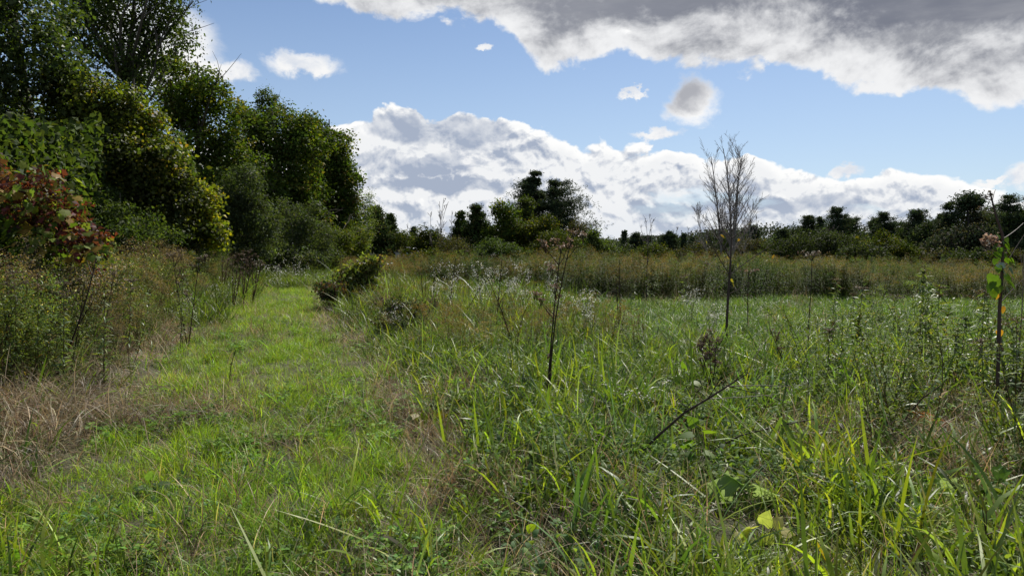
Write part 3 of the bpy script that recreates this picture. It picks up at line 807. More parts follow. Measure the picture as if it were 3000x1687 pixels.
LWS = 1.27
def LW(xd, yd, Y, rx, ry, rz=None): return L(xd, yd, Y * LWS + 2.5, rx, ry, rz)
def build_left_wood():
    leafy_tree('broadleaf_tree', 'tall dark green broadleaf tree filling the upper left corner, its top cut by the frame', 'tree',
        [LW(20, 60, 13.5, 150, 190),  LW(-130, 180, 13, 190, 330),  LW(0, 610, 13.5, 150, 70),  LW(70, 340, 14.2, 120, 130),  LW(-40, 500, 13.5, 110, 110),  LW(110, 150, 13.5, 90, 110),  LW(-60, -180, 14, 260, 200)],
        46000, (0.095, 0.075), DKG, 1, 0.22, 9, per=9, cl=0.06, split=60, size=0.3, mat=M_GLOSS, base=(-12.6, 20.0))
    leafy_tree('vine_covered_tree', 'sloping olive green tree draped in yellowing grape vine, right of the dark corner tree', 'tree',
        [LW(215, 230, 14, 80, 70),  LW(300, 310, 14.5, 100, 90),  LW(390, 400, 15, 90, 95),  LW(450, 500, 15, 75, 90),  LW(300, 470, 14.5, 150, 150),  LW(180, 380, 14, 130, 150),  LW(150, 190, 14, 45, 50),  LW(420, 590, 15, 130, 60),  LW(260, 590, 14, 130, 60)],
        60000, (0.09, 0.075), OLIVE, 2, 0.16, 9, per=9, cl=0.06, split=70, size=0.3, mat=M_VINE, base=(-11.2, 21.8),
        zone=lambda c, cp, r: np.where((fbm(c[:, 0], c[:, 2] + c[:, 1], 0.9, 3) > 0.60)[:, None], palette(r, len(c), VINEY, 0.2), cp))
    leafy_tree('cottonwood_tree', 'tall airy tree with see-through branches against white cloud at upper left', 'tree',
        [LW(250, 60, 22, 110, 160),  LW(350, -60, 22, 170, 120),  LW(330, 190, 22, 90, 120),  LW(420, 30, 22, 70, 70),  LW(455, 110, 22, 55, 45),  LW(170, -40, 22, 120, 120),  LW(395, 140, 22, 45, 45)],
        24000, (0.11, 0.07), DKG, 3, 0.24, 16, per=10, cl=0.11, split=46, size=0.28, base=(-16.8, 31.0), shell=0.3)
    # its long side sprays
    leafy_tree('maple_tree', 'dark bushy tree with rounded top standing left of the small white cloud', 'tree',
        [LW(480, 250, 27, 90, 90),  LW(425, 180, 27, 40, 45),  LW(540, 240, 27, 45, 60),  LW(575, 300, 27, 40, 70),  LW(470, 370, 27, 100, 90),  LW(580, 400, 27, 60, 90),  LW(440, 270, 27, 50, 70),  LW(500, 520, 27, 130, 130)],
        30000, (0.14, 0.11), MAPLE, 4, 0.22, 8, per=12, split=60, size=0.3)
    leafy_tree('poplar_tree', 'thin spiky treetops rising between the two big maples', 'tree',
        [LW(668, 250, 41, 22, 50),  LW(690, 262, 41, 16, 36),  LW(652, 300, 41, 34, 50),  LW(600, 285, 41, 10, 45),  LW(615, 300, 41, 12, 40)],
        3200, (0.13, 0.09), DKG, 5, 0.13, 6, per=8, split=30, size=0.28)
    leafy_tree('maple_tree', 'broad dense maple with domed crown, middle of the left tree wall', 'tree',
        [LW(700, 340, 34, 80, 85),  LW(640, 400, 34, 70, 100),  LW(740, 420, 34, 80, 110),  LW(650, 320, 34, 40, 50),  LW(760, 330, 34, 50, 60),  LW(700, 520, 34, 120, 100),  LW(610, 300, 34, 30, 50),  LW(690, 610, 34, 150, 60)],
        36000, (0.16, 0.12), MAPLE, 6, 0.28, 8, per=12, split=80, size=0.26)
    leafy_tree('maple_tree', 'tall dark maple ending the left tree wall, its edge stepped against the clouds', 'tree',
        [LW(800, 360, 38, 55, 70),  LW(840, 410, 38, 50, 80),  LW(868, 480, 38, 46, 90),  LW(812, 480, 38, 70, 110),  LW(880, 560, 38, 36, 70),  LW(830, 600, 38, 80, 60),  LW(780, 320, 38, 35, 40)],
        30000, (0.16, 0.12), MAPLE, 7, 0.28, 8, per=12, split=70, size=0.27)
    leafy_tree('willow_shrub', 'pale green wispy willow leaning out right of the big dark maple', 'tree',
        [LW(912, 560, 44, 26, 75),  LW(928, 520, 44, 16, 50),  LW(900, 600, 44, 34, 45)], 5000, (0.13, 0.05), ((3, (0.075, 0.10, 0.035)), (2, (0.10, 0.12, 0.05))), 8, 0.08, 5, per=8, split=30, cl=0.12)
    # shrubs under the wood
    for i, (lab, lob, n, pal, leaf, Y0) in enumerate((
        ('grey green shrub under the domed maple, beside the yellow vine', [LW(620, 470, 22, 50, 80),  LW(600, 560, 22, 60, 80),  LW(660, 560, 22, 60, 90),  LW(570, 500, 22, 30, 90),  LW(630, 630, 22, 90, 40)], 20000, GREYG, (0.085, 0.045), 0),
        ('dark round shrub at the foot of the domed maple', [LW(745, 560, 27, 60, 70),  LW(700, 600, 26, 50, 45),  LW(790, 600, 28, 60, 60),  LW(740, 640, 26, 90, 30)], 14000, GREYG, (0.09, 0.05), 0),
        ('low olive shrub below the stepped maple at the path end', [LW(850, 610, 33, 50, 40),  LW(895, 605, 36, 40, 45),  LW(810, 620, 31, 40, 30)], 9000, OLIVE, (0.10, 0.06), 0),
        ('dark understorey shrub left of the yellow vine', [LW(300, 580, 12.5, 90, 60),  LW(240, 520, 13, 70, 70),  LW(370, 600, 13.5, 70, 45)], 15000, DKG, (0.07, 0.045), 0),
        ('low shaded shrub behind the brown weeds', [LW(460, 610, 15.5, 70, 35),  LW(540, 620, 17, 50, 25)], 7000, GREYG, (0.07, 0.04), 0))):
        leafy_tree('understorey_shrub', lab, 'shrub', lob, n, leaf, pal, 20 + i, 0.06, 5, per=10, split=50, size=0.3, part='foliage', cl=0.07)
    leafy_tree('vine_shrub', 'bright yellow green vine shrub glowing at the foot of the tree wall', 'shrub',
        [LW(500, 540, 15.5, 55, 60),  LW(535, 590, 15.5, 35, 45),  LW(440, 530, 15.5, 60, 45),  LW(370, 540, 15, 60, 60),  LW(340, 500, 15, 50, 40),  LW(480, 480, 15.5, 40, 25)],
        14000, (0.095, 0.085), OLIVE, 30, 0.07, 6, per=8, split=60, size=0.3, part='foliage', mat=M_VINE,
        zone=lambda c, cp, r: np.where((c[:, 0] * 0.9 + fbm(c[:, 0], c[:, 2], 0.8, 9) * 3.0 > 1.1)[:, None], palette(r, len(c), VINEY2, 0.25), cp))
build_left_wood()

def heart_leaf(size, col, rng, lobed=False, name='leaf', mat=None):
    """one broad leaf, hanging from its stalk, with a folded midrib and drooping edge"""
    if lobed: out = [(0, 0), (.35, -.12), (.55, .12), (.42, .30), (.62, .52), (.34, .60), (0, 1.0)]
    else: out = [(0, 0), (.30, -.10), (.48, .10), (.46, .38), (.28, .70), (.10, .92), (0, 1.05)]
    mb = MB()
    o = np.array(out)
    mid = np.stack([np.zeros(len(o)), np.linspace(0, 1.0, len(o))], 1)
    for sgn in (1, -1):
        e = o * [sgn, 1]
        v = np.concatenate([np.column_stack([mid, -0.15 * mid[:, 1] ** 2]), np.column_stack([e, 0.10 * np.abs(e[:, 0]) - 0.18 * e[:, 1] ** 2 - 0.25 * e[:, 0] ** 2])]) * size
        n = len(o); k = np.arange(n - 1)
        f = np.stack([k, k + 1, k + n + 1, k + n], 1)
        if sgn < 0: f = f[:, ::-1]
        mb.add(v, f, np.array(col) * np.exp(rng.normal(0, 0.08, (2 * n, 1))))
    return mb.mesh(name, mat or M_VINE, True)
def put_leaf(me, parent, p, out, rng, scale=1.0, hang=0.8, name='leaf'):
    """a leaf mesh placed as a part: blade runs along 'out' and hangs"""
    o = bpy.data.objects.new(name, me); COL.objects.link(o); o.parent = parent
    d = Vector(out) + Vector((0, 0, -hang)) + Vector(rng.normal(0, 0.25, 3)); d.normalize()
    z = Vector(rng.normal(0, 0.6, 3)) + Vector((out[0] * 0.8, out[1] * 0.8, 0.9))
    x = d.cross(z); x.normalize(); z = x.cross(d)
    M = Matrix((x, d, z)).transposed().to_4x4()
    M.translation = Vector(p)
    o.matrix_local = M @ Matrix.Scale(float(scale), 4)
    return o

def build_red_vine():
    rng = R(77)
    lobes = [L(110, 470, 10.0, 80, 45), L(40, 520, 10.0, 90, 70), L(150, 540, 10.0, 65, 60), L(190, 610, 9.8, 75, 40), L(90, 610, 10.0, 90, 55), L(235, 638, 9.6, 38, 22), L(-60, 560, 10.1, 120, 130), L(-70, 420, 10.2, 90, 60), L(60, 720, 10.4, 140, 90), L(200, 700, 10.2, 70, 50)]
    b = np.array([-6.6, 10.2, float(gz(-6.6, 10.2))])
    e = empty('grape_vine_shrub', b, 'red and lime green vine heaped over a shrub at the left edge', 'shrub')
    LL = [tuple(np.array(l) - np.array([*b, 0, 0, 0])) for l in lobes]
    RED = ((4, (0.095, 0.024, 0.024)), (3, (0.07, 0.03, 0.025)), (0.8, (0.18, 0.035, 0.03)), (2, (0.09, 0.08, 0.02)))
    LIME = ((5, (0.11, 0.155, 0.025)), (3, (0.16, 0.185, 0.03)), (2, (0.08, 0.13, 0.03)), (0.7, (0.30, 0.20, 0.04)))
    mb = MB()
    zone = lambda c, cp, r: np.where(((fbm(c[:, 0] * 1.2, c[:, 2], 0.55, 12) > 0.50))[:, None], palette(r, len(c), RED, 0.3), cp)
    crown(mb, LL, 14000, 0.07, 0.05, rng, ((4, (0.05, 0.075, 0.02)), (3, (0.09, 0.13, 0.025)), (1, (0.16, 0.16, 0.03))), per=8, split=60, size=0.3, zone=zone, cl=0.06)
    mb.obj('foliage', M_VINE, e, kind='stuff')
    tb = MB()
    for q in ((-0.6, 0, 1.5), (0.4, -0.2, 1.2), (0.8, -0.4, 0.8), (-0.2, 0.2, 1.9)): limb(tb, (0, 0, 0), q, 0.03, 0.01, rng, (0.06, 0.045, 0.035), 0.1)
    tb.obj('stems', M_BARK, e)
    # the larger lobed leaves, one by one
    ms = [heart_leaf(0.115, palette(rng, 1, LIME, 0.15)[0], rng, True) for _ in range(7)] + [heart_leaf(0.085, palette(rng, 1, RED, 0.15)[0], rng, True) for _ in range(3)]
    A = np.array(LL[:7]); w = A[:, 3] * A[:, 5]; w[-1] *= 0.35; w /= w.sum()
    for _ in range(290):
        i = rng.choice(len(A), p=w)
        d = unit(rng.normal(size=3) * [1, 0.7, 1] + [0.25, -0.9, 0.25])
        p = A[i, :3] + d * A[i, 3:] * rng.uniform(0.98, 1.12)
        if p[2] < 0.25: continue
        red = fbm(np.array([p[0] * 1.2]), np.array([p[2]]), 0.55, 12)[0] > 0.61
        me = ms[rng.integers(7, 10)] if red and rng.uniform() < 0.6 else ms[rng.integers(0, 7)]
        put_leaf(me, e, p, d, rng, rng.uniform(0.7, 1.25))
build_red_vine()

def conifer(name, label, xd, topd, Y, wd, seed, shape='pine', n=2600, pal=PINE, lean=0.0, bare=0.15, group=None, cat='tree', side=None, power=0.8):
    """trunk plus whorls of limbs carrying needle sprays; width wd and top given as seen"""
    rng = R(seed)
    top = at(xd, topd, Y); H = top[2]; W = wd * K * Y
    b = np.array([top[0], Y, float(gz(top[0], Y))])
    e = empty(name, b, label, cat, group)
    tb, mb = MB(), MB()
    tube(tb, bez((0, 0, -0.1), (lean, 0, H * 0.98), (0.02 * H, 0, 0), 9), np.linspace(0.022 * H, 0.004 * H, 9), (0.055, 0.045, 0.038), 6)
    levels = int(14 + H * 1.3) if shape == 'pine' else int(12 + H * 1.6)
    P, D = [], []
    for i in range(levels):
        f = bare + (1 - bare) * (i + rng.uniform(-0.6, 0.6)) / levels
        f = min(max(f, 0.05), 0.99); z = f * H
        if shape == 'pine': prof = (1 - f) ** power * (0.5 + 0.85 * rng.uniform()) + 0.05
        elif shape == 'round': prof = math.sqrt(max(0.02, 1 - (2 * (f - bare) / (1 - bare) - 1) ** 2))
        else: prof = (1 - f) ** power + 0.04
        k = rng.integers(4, 7) if shape == 'pine' else 7
        for j in range(k):
            a = rng.uniform(0, 6.283); r = W * 0.5 * prof * (rng.uniform(0.5, 1.25) if shape == 'pine' else rng.uniform(0.65, 1.15))
            if side is not None and shape == 'pine': r *= 1 + 0.5 * side * math.cos(a)
            rise = r * (0.25 if shape == 'pine' else -0.1 if shape == 'spruce' else 0.5) + rng.normal(0, 0.05 * r)
            s = np.array([lean * f, 0, z]); q = s + np.array([math.cos(a) * r, math.sin(a) * r, rise])
            p = bez(s, q, (0, 0, -0.08 * r), 6)
            if r > 0.25 * W * 0.5: tube(tb, p, np.linspace(0.012 * H * 0.35, 0.01, 6), (0.05, 0.042, 0.035), 3)
            m = max(int(n * 1.3 / (levels * k) * (0.35 + prof)), 4)
            t = rng.uniform(0.1, 1.0, m) ** 0.75
            c = s + (q - s) * t[:, None] + np.array([0, 0, -0.08 * r]) * (4 * t * (1 - t))[:, None]
            sp = 0.12 * r + 0.03 * (H ** 0.5)
            c = c + rng.normal(size=(m, 3)) * sp * [1, 1, 0.38 if shape == 'pine' else 0.8]
            P.append(c); D.append(np.tile(unit(q - s), (m, 1)))
    P, D = np.concatenate(P), np.concatenate(D)
    per = 3
    px = Y / FPX                                # metres per pixel, sprays never finer than that
    ln = max(0.18, 2.6 * px) if shape == 'pine' else max(0.16, 2.4 * px)
    cols = palette(rng, len(P), pal, 0.22)
    leaves(mb, np.repeat(P, per, 0) + rng.normal(size=(len(P) * per, 3)) * ln * 0.35, ln, ln * (0.26 if shape == 'pine' else 0.5), rng,
           outward=np.repeat(D, per, 0), up=0.5, rnd=1.0, droop=-0.3, cols=np.repeat(cols, per, 0))
    mb.obj('crown', M_NEEDLE, e); tb.obj('trunk', M_BARK, e)
    return e

def bare_tree(name, label, xd, topd, based, Y, stems, seed, spread=1.0, col=(0.20, 0.175, 0.15), r0=0.05, group=None, levels=3, twig=8, branch_from=0.35, tipw=0.006, cat='tree'):
    rng = R(seed)
    px = Y / FPX
    b = at(xd, based, Y); b[2] = float(gz(b[0], b[1]))
    e = empty(name, b, label, cat, group)
    wood, tw = MB(), MB()
    def grow(mb, s, q, r, lev):
        bend = rng.normal(0, 0.035, 3) * np.linalg.norm(q - s)
        p = bez(s, q, bend, 8)
        tube(mb, p, np.maximum(np.linspace(r, r * 0.22, 8), tipw), col, 5 if lev == 0 else 3)
        if lev >= levels: return
        Lh = np.linalg.norm(q - s)
        m = twig if lev == 0 else max(3, twig // 3)
        for _ in range(m):
            t = rng.uniform(branch_from if lev == 0 else 0.2, 0.97); k = int(t * 7)
            st = p[k] + (p[min(k + 1, 7)] - p[k]) * (t * 7 - k)
            dr = unit(q - s); sd = rng.normal(size=3) * [1, 1, 0.3]; sd = unit(sd - dr * sd.dot(dr))
            ln = Lh * (1 - t * 0.55) * rng.uniform(0.22, 0.42) * (1.0 if lev else spread)
            d = unit(dr * 0.9 + sd * rng.uniform(0.45, 0.85) + [0, 0, 0.25])
            grow(tw if lev else wood, st, st + d * ln, r * (1 - t * 0.6) * 0.45, lev + 1)
    for (tx, ty, rr) in stems:
        q = at(tx, ty, Y) - b; q[1] = rng.normal(0, 0.06 * abs(q[2]))
        mb1 = MB(); wood = mb1
        grow(mb1, np.array([q[0] * 0.35 + rng.normal(0, 0.05), rng.normal(0, 0.08), -0.05]), q, rr, 0)
        mb1.obj('stem' if len(stems) > 1 else 'trunk', M_BARK, e)
    tw.obj('twigs', M_BARK, e, kind='stuff')
    return e

def build_far_trees():
    c = conifer
    # dark cedars closing the left wood
    c('cedar_tree', 'dark cedar with blunt point just right of the stepped maple', 945, 518, 63, 100, 101, 'cedar', 4200, CEDAR, bare=0.04, power=0.6)
    c('cedar_tree', 'smaller dark cedar closing the left tree wall, nearest the open sky', 982, 538, 65, 60, 102, 'cedar', 2600, CEDAR, bare=0.04, power=0.6)
    leafy_tree('viny_shrub', 'low vine hung bush between the last cedar and the pale roof', 'shrub', [L(1012, 605, 64, 34, 30), L(1040, 614, 64, 24, 18)], 2600, (0.16, 0.10), OLIVE, 40, 0.06, 3, per=6, part='foliage')
    c('pine_tree', 'hazy rounded pine low behind the gap in the middle', 1040, 568, 75, 60, 103, 'pine', 1500, PINE)
    leafy_tree('vine_covered_tree', 'small pointed tree smothered in vine left of the thin bare tree', 'tree', [L(1088, 590, 48, 22, 26), L(1078, 612, 48, 45, 30), L(1110, 620, 48, 50, 30), L(1060, 635, 48, 40, 20)], 5500, (0.15, 0.10), OLIVE, 41, 0.09, 4, per=7, part='crown')
    bare_tree('bare_tree', 'thin leafless tree left of the twin cedars', 1118, 500, 640, 46, [(1105, 505, .035), (1118, 498, .04), (1130, 508, .03), (1085, 535, .025), (1138, 530, .025)], 104, 0.55, (0.16, 0.14, 0.12), levels=2, twig=7, tipw=0.012)
    leafy_tree('brown_shrub', 'brownish twiggy bush below the thin bare tree', 'shrub', [L(1135, 625, 45, 40, 36)], 2600, (0.13, 0.05), BROWNG, 42, 0.05, 5, per=6, part='foliage', shell=0.3)
    c('cedar_tree', 'taller of the twin cedars, pointed, left of the great pine', 1198, 515, 50, 105, 105, 'cedar', 4400, CEDAR, bare=0.04, power=0.62)
    c('cedar_tree', 'shorter of the twin cedars, leaning against its taller neighbour', 1160, 532, 51, 70, 106, 'cedar', 2600, CEDAR, bare=0.04, power=0.62)
    leafy_tree('broadleaf_tree', 'olive green rounded tree between the twin cedars and the great pine', 'tree', [L(1265, 545, 50, 30, 40), L(1260, 590, 50, 45, 50), L(1285, 570, 50, 34, 60), L(1250, 525, 50, 14, 20)], 8000, (0.16, 0.11), MAPLE, 43, 0.12, 5, per=8, mat=M_LEAF)
    c('pine_tree', 'great white pine with broad dark top, tallest of the middle clump', 1345, 430, 58, 180, 107, 'pine', 13000, PINE, bare=0.12, power=0.68)
    c('pine_tree', 'ragged pine with long level limbs on the right of the middle clump', 1398, 454, 57, 150, 108, 'pine', 6500, PINE, bare=0.2, power=0.42, side=0.8)
    c('pine_tree', 'small dark pine stepping down at the right foot of the middle clump', 1438, 545, 56, 62, 109, 'pine', 1800, PINE, bare=0.1)
    leafy_tree('broadleaf_tree', 'yellow green slender tree in front of the great pine', 'tree', [L(1322, 520, 54, 16, 38), L(1312, 560, 54, 28, 40), L(1340, 575, 54, 24, 40)], 6000, (0.15, 0.10), ((3, (0.045, 0.062, 0.018)), (2, (0.060, 0.075, 0.022))), 44, 0.12, 4, per=8)
    leafy_tree('broadleaf_tree', 'round olive tree at the foot of the great pine', 'tree', [L(1345, 582, 50, 44, 38), L(1320, 610, 50, 40, 40), L(1370, 600, 50, 36, 50)], 8000, (0.15, 0.11), OLIVE, 45, 0.12, 4, per=8)
    leafy_tree('round_shrub', 'large dome shaped green shrub in front of the twin cedars', 'shrub', [L(1250, 635, 33, 62, 38), L(1285, 650, 33, 40, 30), L(1215, 655, 33, 40, 24)], 12000, (0.10, 0.05), ((3, (0.05, 0.072, 0.028)), (2, (0.065, 0.09, 0.032))), 46, 0.07, 4, per=8, part='foliage', split=50, size=0.28)
    leafy_tree('round_shrub', 'olive shrub low on the right of the middle clump', 'shrub', [L(1400, 605, 42, 50, 28), L(1440, 620, 42, 40, 26), L(1370, 630, 42, 40, 22)], 6500, (0.11, 0.06), OLIVE, 47, 0.07, 4, per=8, part='foliage')
    leafy_tree('brown_shrub', 'reddish brown fading bush on the slope of the small dark pine', 'shrub', [L(1455, 585, 50, 36, 28), L(1480, 610, 50, 30, 20)], 3600, (0.13, 0.06), BROWNG, 48, 0.06, 5, per=7, part='foliage')
    leafy_tree('aspen_tree', 'slim pale green leafy sapling between the middle clump and the far pines', 'tree', [L(1492, 590, 40, 14, 24), L(1500, 620, 40, 26, 30), L(1530, 625, 42, 26, 22)], 4200, (0.11, 0.08), ((3, (0.085, 0.11, 0.035)), (2, (0.06, 0.085, 0.03))), 49, 0.06, 4, per=6)
    # ---- far line of wood, left to right
    far = [(1010, 590, 90, 60, 'p'), (1545, 600, 85, 60, 'd'), (1580, 605, 90, 60, 'd'), (1571, 578, 80, 26, 's'), (1600, 588, 82, 46, 'p'), (1628, 592, 84, 50, 'p'), (1655, 603, 88, 46, 'd'), (1682, 583, 80, 44, 'p'),
           (1720, 583, 78, 24, 's'), (1745, 597, 82, 40, 'p'), (1700, 612, 90, 60, 'd'), (1790, 583, 76, 54, 'd'), (1815, 578, 76, 50, 'p'), (1840, 575, 74, 60, 'd'), (1868, 582, 76, 44, 'p'), (1895, 568, 74, 48, 'p'),
           (1925, 590, 78, 44, 'd'), (1968, 574, 72, 52, 'p'), (1995, 585, 76, 40, 'd'), (2033, 538, 66, 46, 'p'), (2062, 545, 68, 40, 'p'), (2105, 522, 64, 74, 'p'), (2140, 545, 66, 60, 'p'), (2170, 575, 70, 50, 'd'),
           (2225, 530, 64, 62, 'p'), (2205, 545, 66, 40, 'p'), (2262, 560, 66, 50, 'd'), (2310, 526, 62, 86, 'p'), (2290, 550, 64, 50, 'd'), (2388, 512, 58, 74, 'p'), (2350, 535, 60, 60, 'd'), (2480, 520, 60, 60, 'd'),
           (2450, 505, 58, 60, 'd'), (2540, 488, 54, 110, 'p'), (2585, 500, 54, 90, 'd'), (2410, 560, 55, 90, 'd'),
           (2080, 560, 67, 50, 'd'), (2128, 562, 65, 50, 'p'), (2242, 558, 65, 44, 'p'), (2285, 560, 66, 50, 'd'), (2335, 548, 60, 50, 'd'), (2365, 540, 59, 44, 'p'), (2508, 522, 57, 50, 'd'), (1950, 592, 80, 40, 'd'), (2010, 565, 70, 36, 'd')]
    labs = ['hazy pine low behind the gap right of the left wood', 'low dark tree, first of the far line right of the middle clump', 'grey green far tree tucked behind the tiny spruce', 'tiny pointed spruce standing clear of the far treeline',
            'small far pine just right of the tiny pointed spruce', 'small far pine behind the thin far bare tree', 'low dull far tree left of the bare poles', 'dark pointed far pine at the left of the bare poles', 'narrow far spruce amid the bare poles',
            'small far pine right of the bare poles', 'low brownish far tree below the bare poles', 'dull dark tree left under the big bare tree', 'far pine with flat top left under the big bare tree', 'broad dark tree straight behind the big bare tree trunks',
            'small pine under the right limbs of the big bare tree', 'spreading far pine right of the big bare tree', 'low dark far tree between two far pines', 'lone feathery pine before the gap in the right treeline', 'low dull tree filling the gap in the right treeline',
            'upright dark pine, left of the two tall ones on the right', 'narrow pine wedged between two taller pines on the right', 'tall wide pine, highest of the treeline group nearest the big bare tree', 'pine with drooping right side next to the tall wide pine', 'low tree in the dip of the right treeline',
            'tall bushy pine after the dip in the right treeline', 'slender pine leaning left of the bushy pine', 'dark low tree right of the bushy pine', 'broad rusty topped pine in the right treeline', 'dark tree under the broad rusty topped pine',
            'tall dark pine left of the lollipop topped pine', 'dark tree filling below the pines left of the lollipop top', 'dark tree right under the lollipop topped pine', 'dense green tree under the lollipop topped pine', 'tall spreading pine behind the vine wrapped pole',
            'dark leafy tree cut by the right edge of the photo', 'broad black green tree at the foot of the right wood',
            'low dark tree under the narrow wedged pine', 'small pine under the right limbs of the tall wide pine', 'little pine in the shade right of the bushy pine', 'dark low tree left under the broad rusty topped pine',
            'dark tree right under the broad rusty topped pine', 'narrow pine next to the tall dark one left of the lollipop top', 'dark tree between the lollipop topped pine and the tall spreading pine', 'low dull tree left of the lone feathery pine', 'low dark tree at the left foot of the upright dark pine']
    for i, ((x, t, Y, w, k), lab) in enumerate(zip(far, labs)):
        if k == 'p': c('pine_tree', lab, x, t, Y, w * 1.35, 200 + i, 'pine', int(1500 + w * 30), PINE, bare=0.04, power=(0.5, 0.38, 0.62)[i % 3])
        elif k == 's': c('spruce_tree', lab, x, t, Y, w, 200 + i, 'spruce', 1200, PINE, bare=0.05, power=0.9)
        else:
            t = t + 5; h = 655 - t; w = w * 1.25
            leafy_tree('broadleaf_tree', lab, 'tree', [L(x, t + h * 0.36, Y, w * 0.55, h * 0.36), L(x - w * 0.3, t + h * 0.62, Y, w * 0.5, h * 0.34), L(x + w * 0.3, t + h * 0.6, Y, w * 0.5, h * 0.34)],
                       int(1400 + w * h * 0.5), (0.20, 0.13), (PINE, DKG, PINE2)[i % 3], 200 + i, 0.12, 3, per=6, split=26, mat=M_NEEDLE)
    e = empty('pine_tree', (*at(2432, 650, 57)[:2], 0), 'pine with a round lollipop head on a clear stem, right treeline', 'tree')
    b = np.array(e.location); rng = R(55)
    mb, tb = MB(), MB(); top = at(2432, 515, 57) - b
    lob = [tuple(np.array(L(2434, 512, 57, 27, 20)) - [*b, 0, 0, 0]), tuple(np.array(L(2404, 540, 57, 14, 12)) - [*b, 0, 0, 0])]
    crown(mb, lob, 2600, 0.26, 0.09, rng, PINE, per=6, split=24); mb.obj('crown', M_NEEDLE, e)
    tube(tb, bez((0, 0, -.1), top, (0.2, 0, 0), 7), np.linspace(0.2, 0.08, 7), (0.055, 0.045, 0.038), 6); tb.obj('trunk', M_BARK, e)
    # bare trees
    bare_tree('bare_tree', 'big leafless tree with four pale upright stems against the clouds', 1838, 340, 650, 42,
              [(1790, 392, .075), (1815, 375, .080), (1846, 385, .075), (1874, 388, .085), (1752, 530, .025), (1905, 510, .03)], 110, 1.15, (0.19, 0.165, 0.145), levels=2, twig=30, tipw=0.0065, branch_from=0.22)
    bare_tree('bare_tree', 'small leafless tree low on the right of the big bare tree', 1882, 560, 640, 55, [(1875, 520, .03), (1890, 515, .03), (1905, 540, .025)], 111, 0.8, (0.15, 0.135, 0.12), levels=2, twig=7, tipw=0.012)
    bare_tree('bare_tree', 'thin far leafless tree over the tiny spruce end of the treeline', 1632, 540, 640, 70, [(1622, 548, .04), (1632, 538, .04), (1645, 550, .035), (1610, 565, .03)], 112, 0.6, (0.20, 0.18, 0.165), levels=2, twig=6, tipw=0.014)
    for i, (x, t, lab) in enumerate(((1695, 575, 'leftmost of the pale bare poles in the far wood'), (1705, 568, 'second pale bare pole from the left in the far wood'), (1713, 580, 'pale bare pole just left of the narrow far spruce'),
                                     (1730, 572, 'pale bare pole just right of the narrow far spruce'), (1738, 578, 'fifth pale bare pole of the far wood'), (1752, 570, 'rightmost of the pale bare poles in the far wood'),
                                     (1530, 592, 'faint bare tree above the low wood right of the middle clump'), (1660, 590, 'faint bare tree left of the dark pointed far pine'), (1765, 590, 'lone bare pole near the big bare tree'),
                                     (1026, 560, 'faint twiggy bare tree above the hazy gap'))):
        bare_tree('bare_tree', lab, x, t, 640, 86, [(x, t, .07)], 120 + i, 0.5, (0.24, 0.21, 0.19), levels=2, twig=9, tipw=0.018, group='bare poles in the far wood')
    bare_tree('dead_thicket', 'dead brownish saplings in front of the tall wide pine', 2090, 575, 650, 60, [(2065, 580, .04), (2075, 572, .04), (2088, 578, .04), (2098, 570, .04), (2110, 582, .04)], 135, 0.7, (0.13, 0.10, 0.085), levels=2, twig=9, tipw=0.016)
    # bushes in front of the right-hand line
    for i, (lab, x, y, rx, ry, Y, pal) in enumerate((
        ('olive bush left of the far shrub row, behind the goldenrod', 1560, 640, 60, 26, 44, GREYG), ('brown green bush under the thin far bare tree', 1640, 638, 52, 28, 42, OLIVE), ('low dull bush under the bare poles', 1710, 645, 48, 20, 46, BROWNG),
        ('low bush left under the big bare tree', 1775, 640, 40, 26, 44, BROWNG), ('twiggy brown bush right under the big bare tree', 1890, 630, 50, 34, 46, BROWNG), ('grey green willow bush at left of the right hand shrub row', 1985, 628, 56, 34, 44, GREYG),
        ('tall grey green bush in the right hand shrub row', 2065, 615, 60, 40, 42, GREYG), ('olive bush behind the yellow topped bush', 2140, 620, 50, 36, 42, GREYG), ('yellow green topped bush in the right hand shrub row', 2215, 612, 52, 26, 38, OLIVE),
        ('yellow green bush stepping down to the right', 2265, 630, 40, 24, 37, OLIVE), ('round grey bush before the yellow green ones', 2170, 645, 60, 28, 35, GREYG), ('grey domed bush before the black green tree', 2435, 652, 46, 26, 34, GREYG),
        ('brown low bush between two grey ones on the right', 2330, 650, 50, 20, 38, BROWNG), ('low brown bush by the right edge', 2540, 650, 50, 24, 34, BROWNG),
        ('low dark bush left of the dome shaped shrub', 1165, 640, 40, 26, 40, BROWNG), ('dark low bush under the thin bare tree', 1095, 645, 50, 18, 40, OLIVE))):
        leafy_tree('field_shrub', lab, 'shrub', [L(x, y, Y, rx, ry), L(x - rx * .5, y + ry * .5, Y, rx * .6, ry * .7), L(x + rx * .5, y + ry * .5, Y, rx * .6, ry * .7)], int(rx * ry * 3.2), (0.12, 0.06), pal, 300 + i, 0.05, 3, per=7, part='foliage', split=36, size=0.28)
    # far-off wood as one mass behind
    rng = R(9); mb = MB()
    n = 110000
    x = rng.uniform(-120, 120, n); y = 98 + rng.uniform(0, 20, n) + 0.0 * x
    hh = 1.5 + 2.4 * fbm(x, y * 0 + 3, 7.0, 77) + 1.4 * fbm(x, y * 0, 2.0, 78) + np.interp(x, [20, 45], [0, 1.6]) + np.interp(x, [-40, -25], [4, 0])
    z = hh * rng.uniform(0.0, 1.0, n) ** 0.8
    leaves(mb, np.stack([x, y, z], 1), 0.36, 0.24, rng, up=0.2, cols=palette(rng, n, ((3, (0.028, 0.038, 0.024)), (2, (0.036, 0.036, 0.028)), (1, (0.026, 0.036, 0.02))), 0.2))
    tag(mb.obj('distant_wood', M_NEEDLE), 'low hazy line of distant woodland along the horizon', 'wood', kind='stuff')
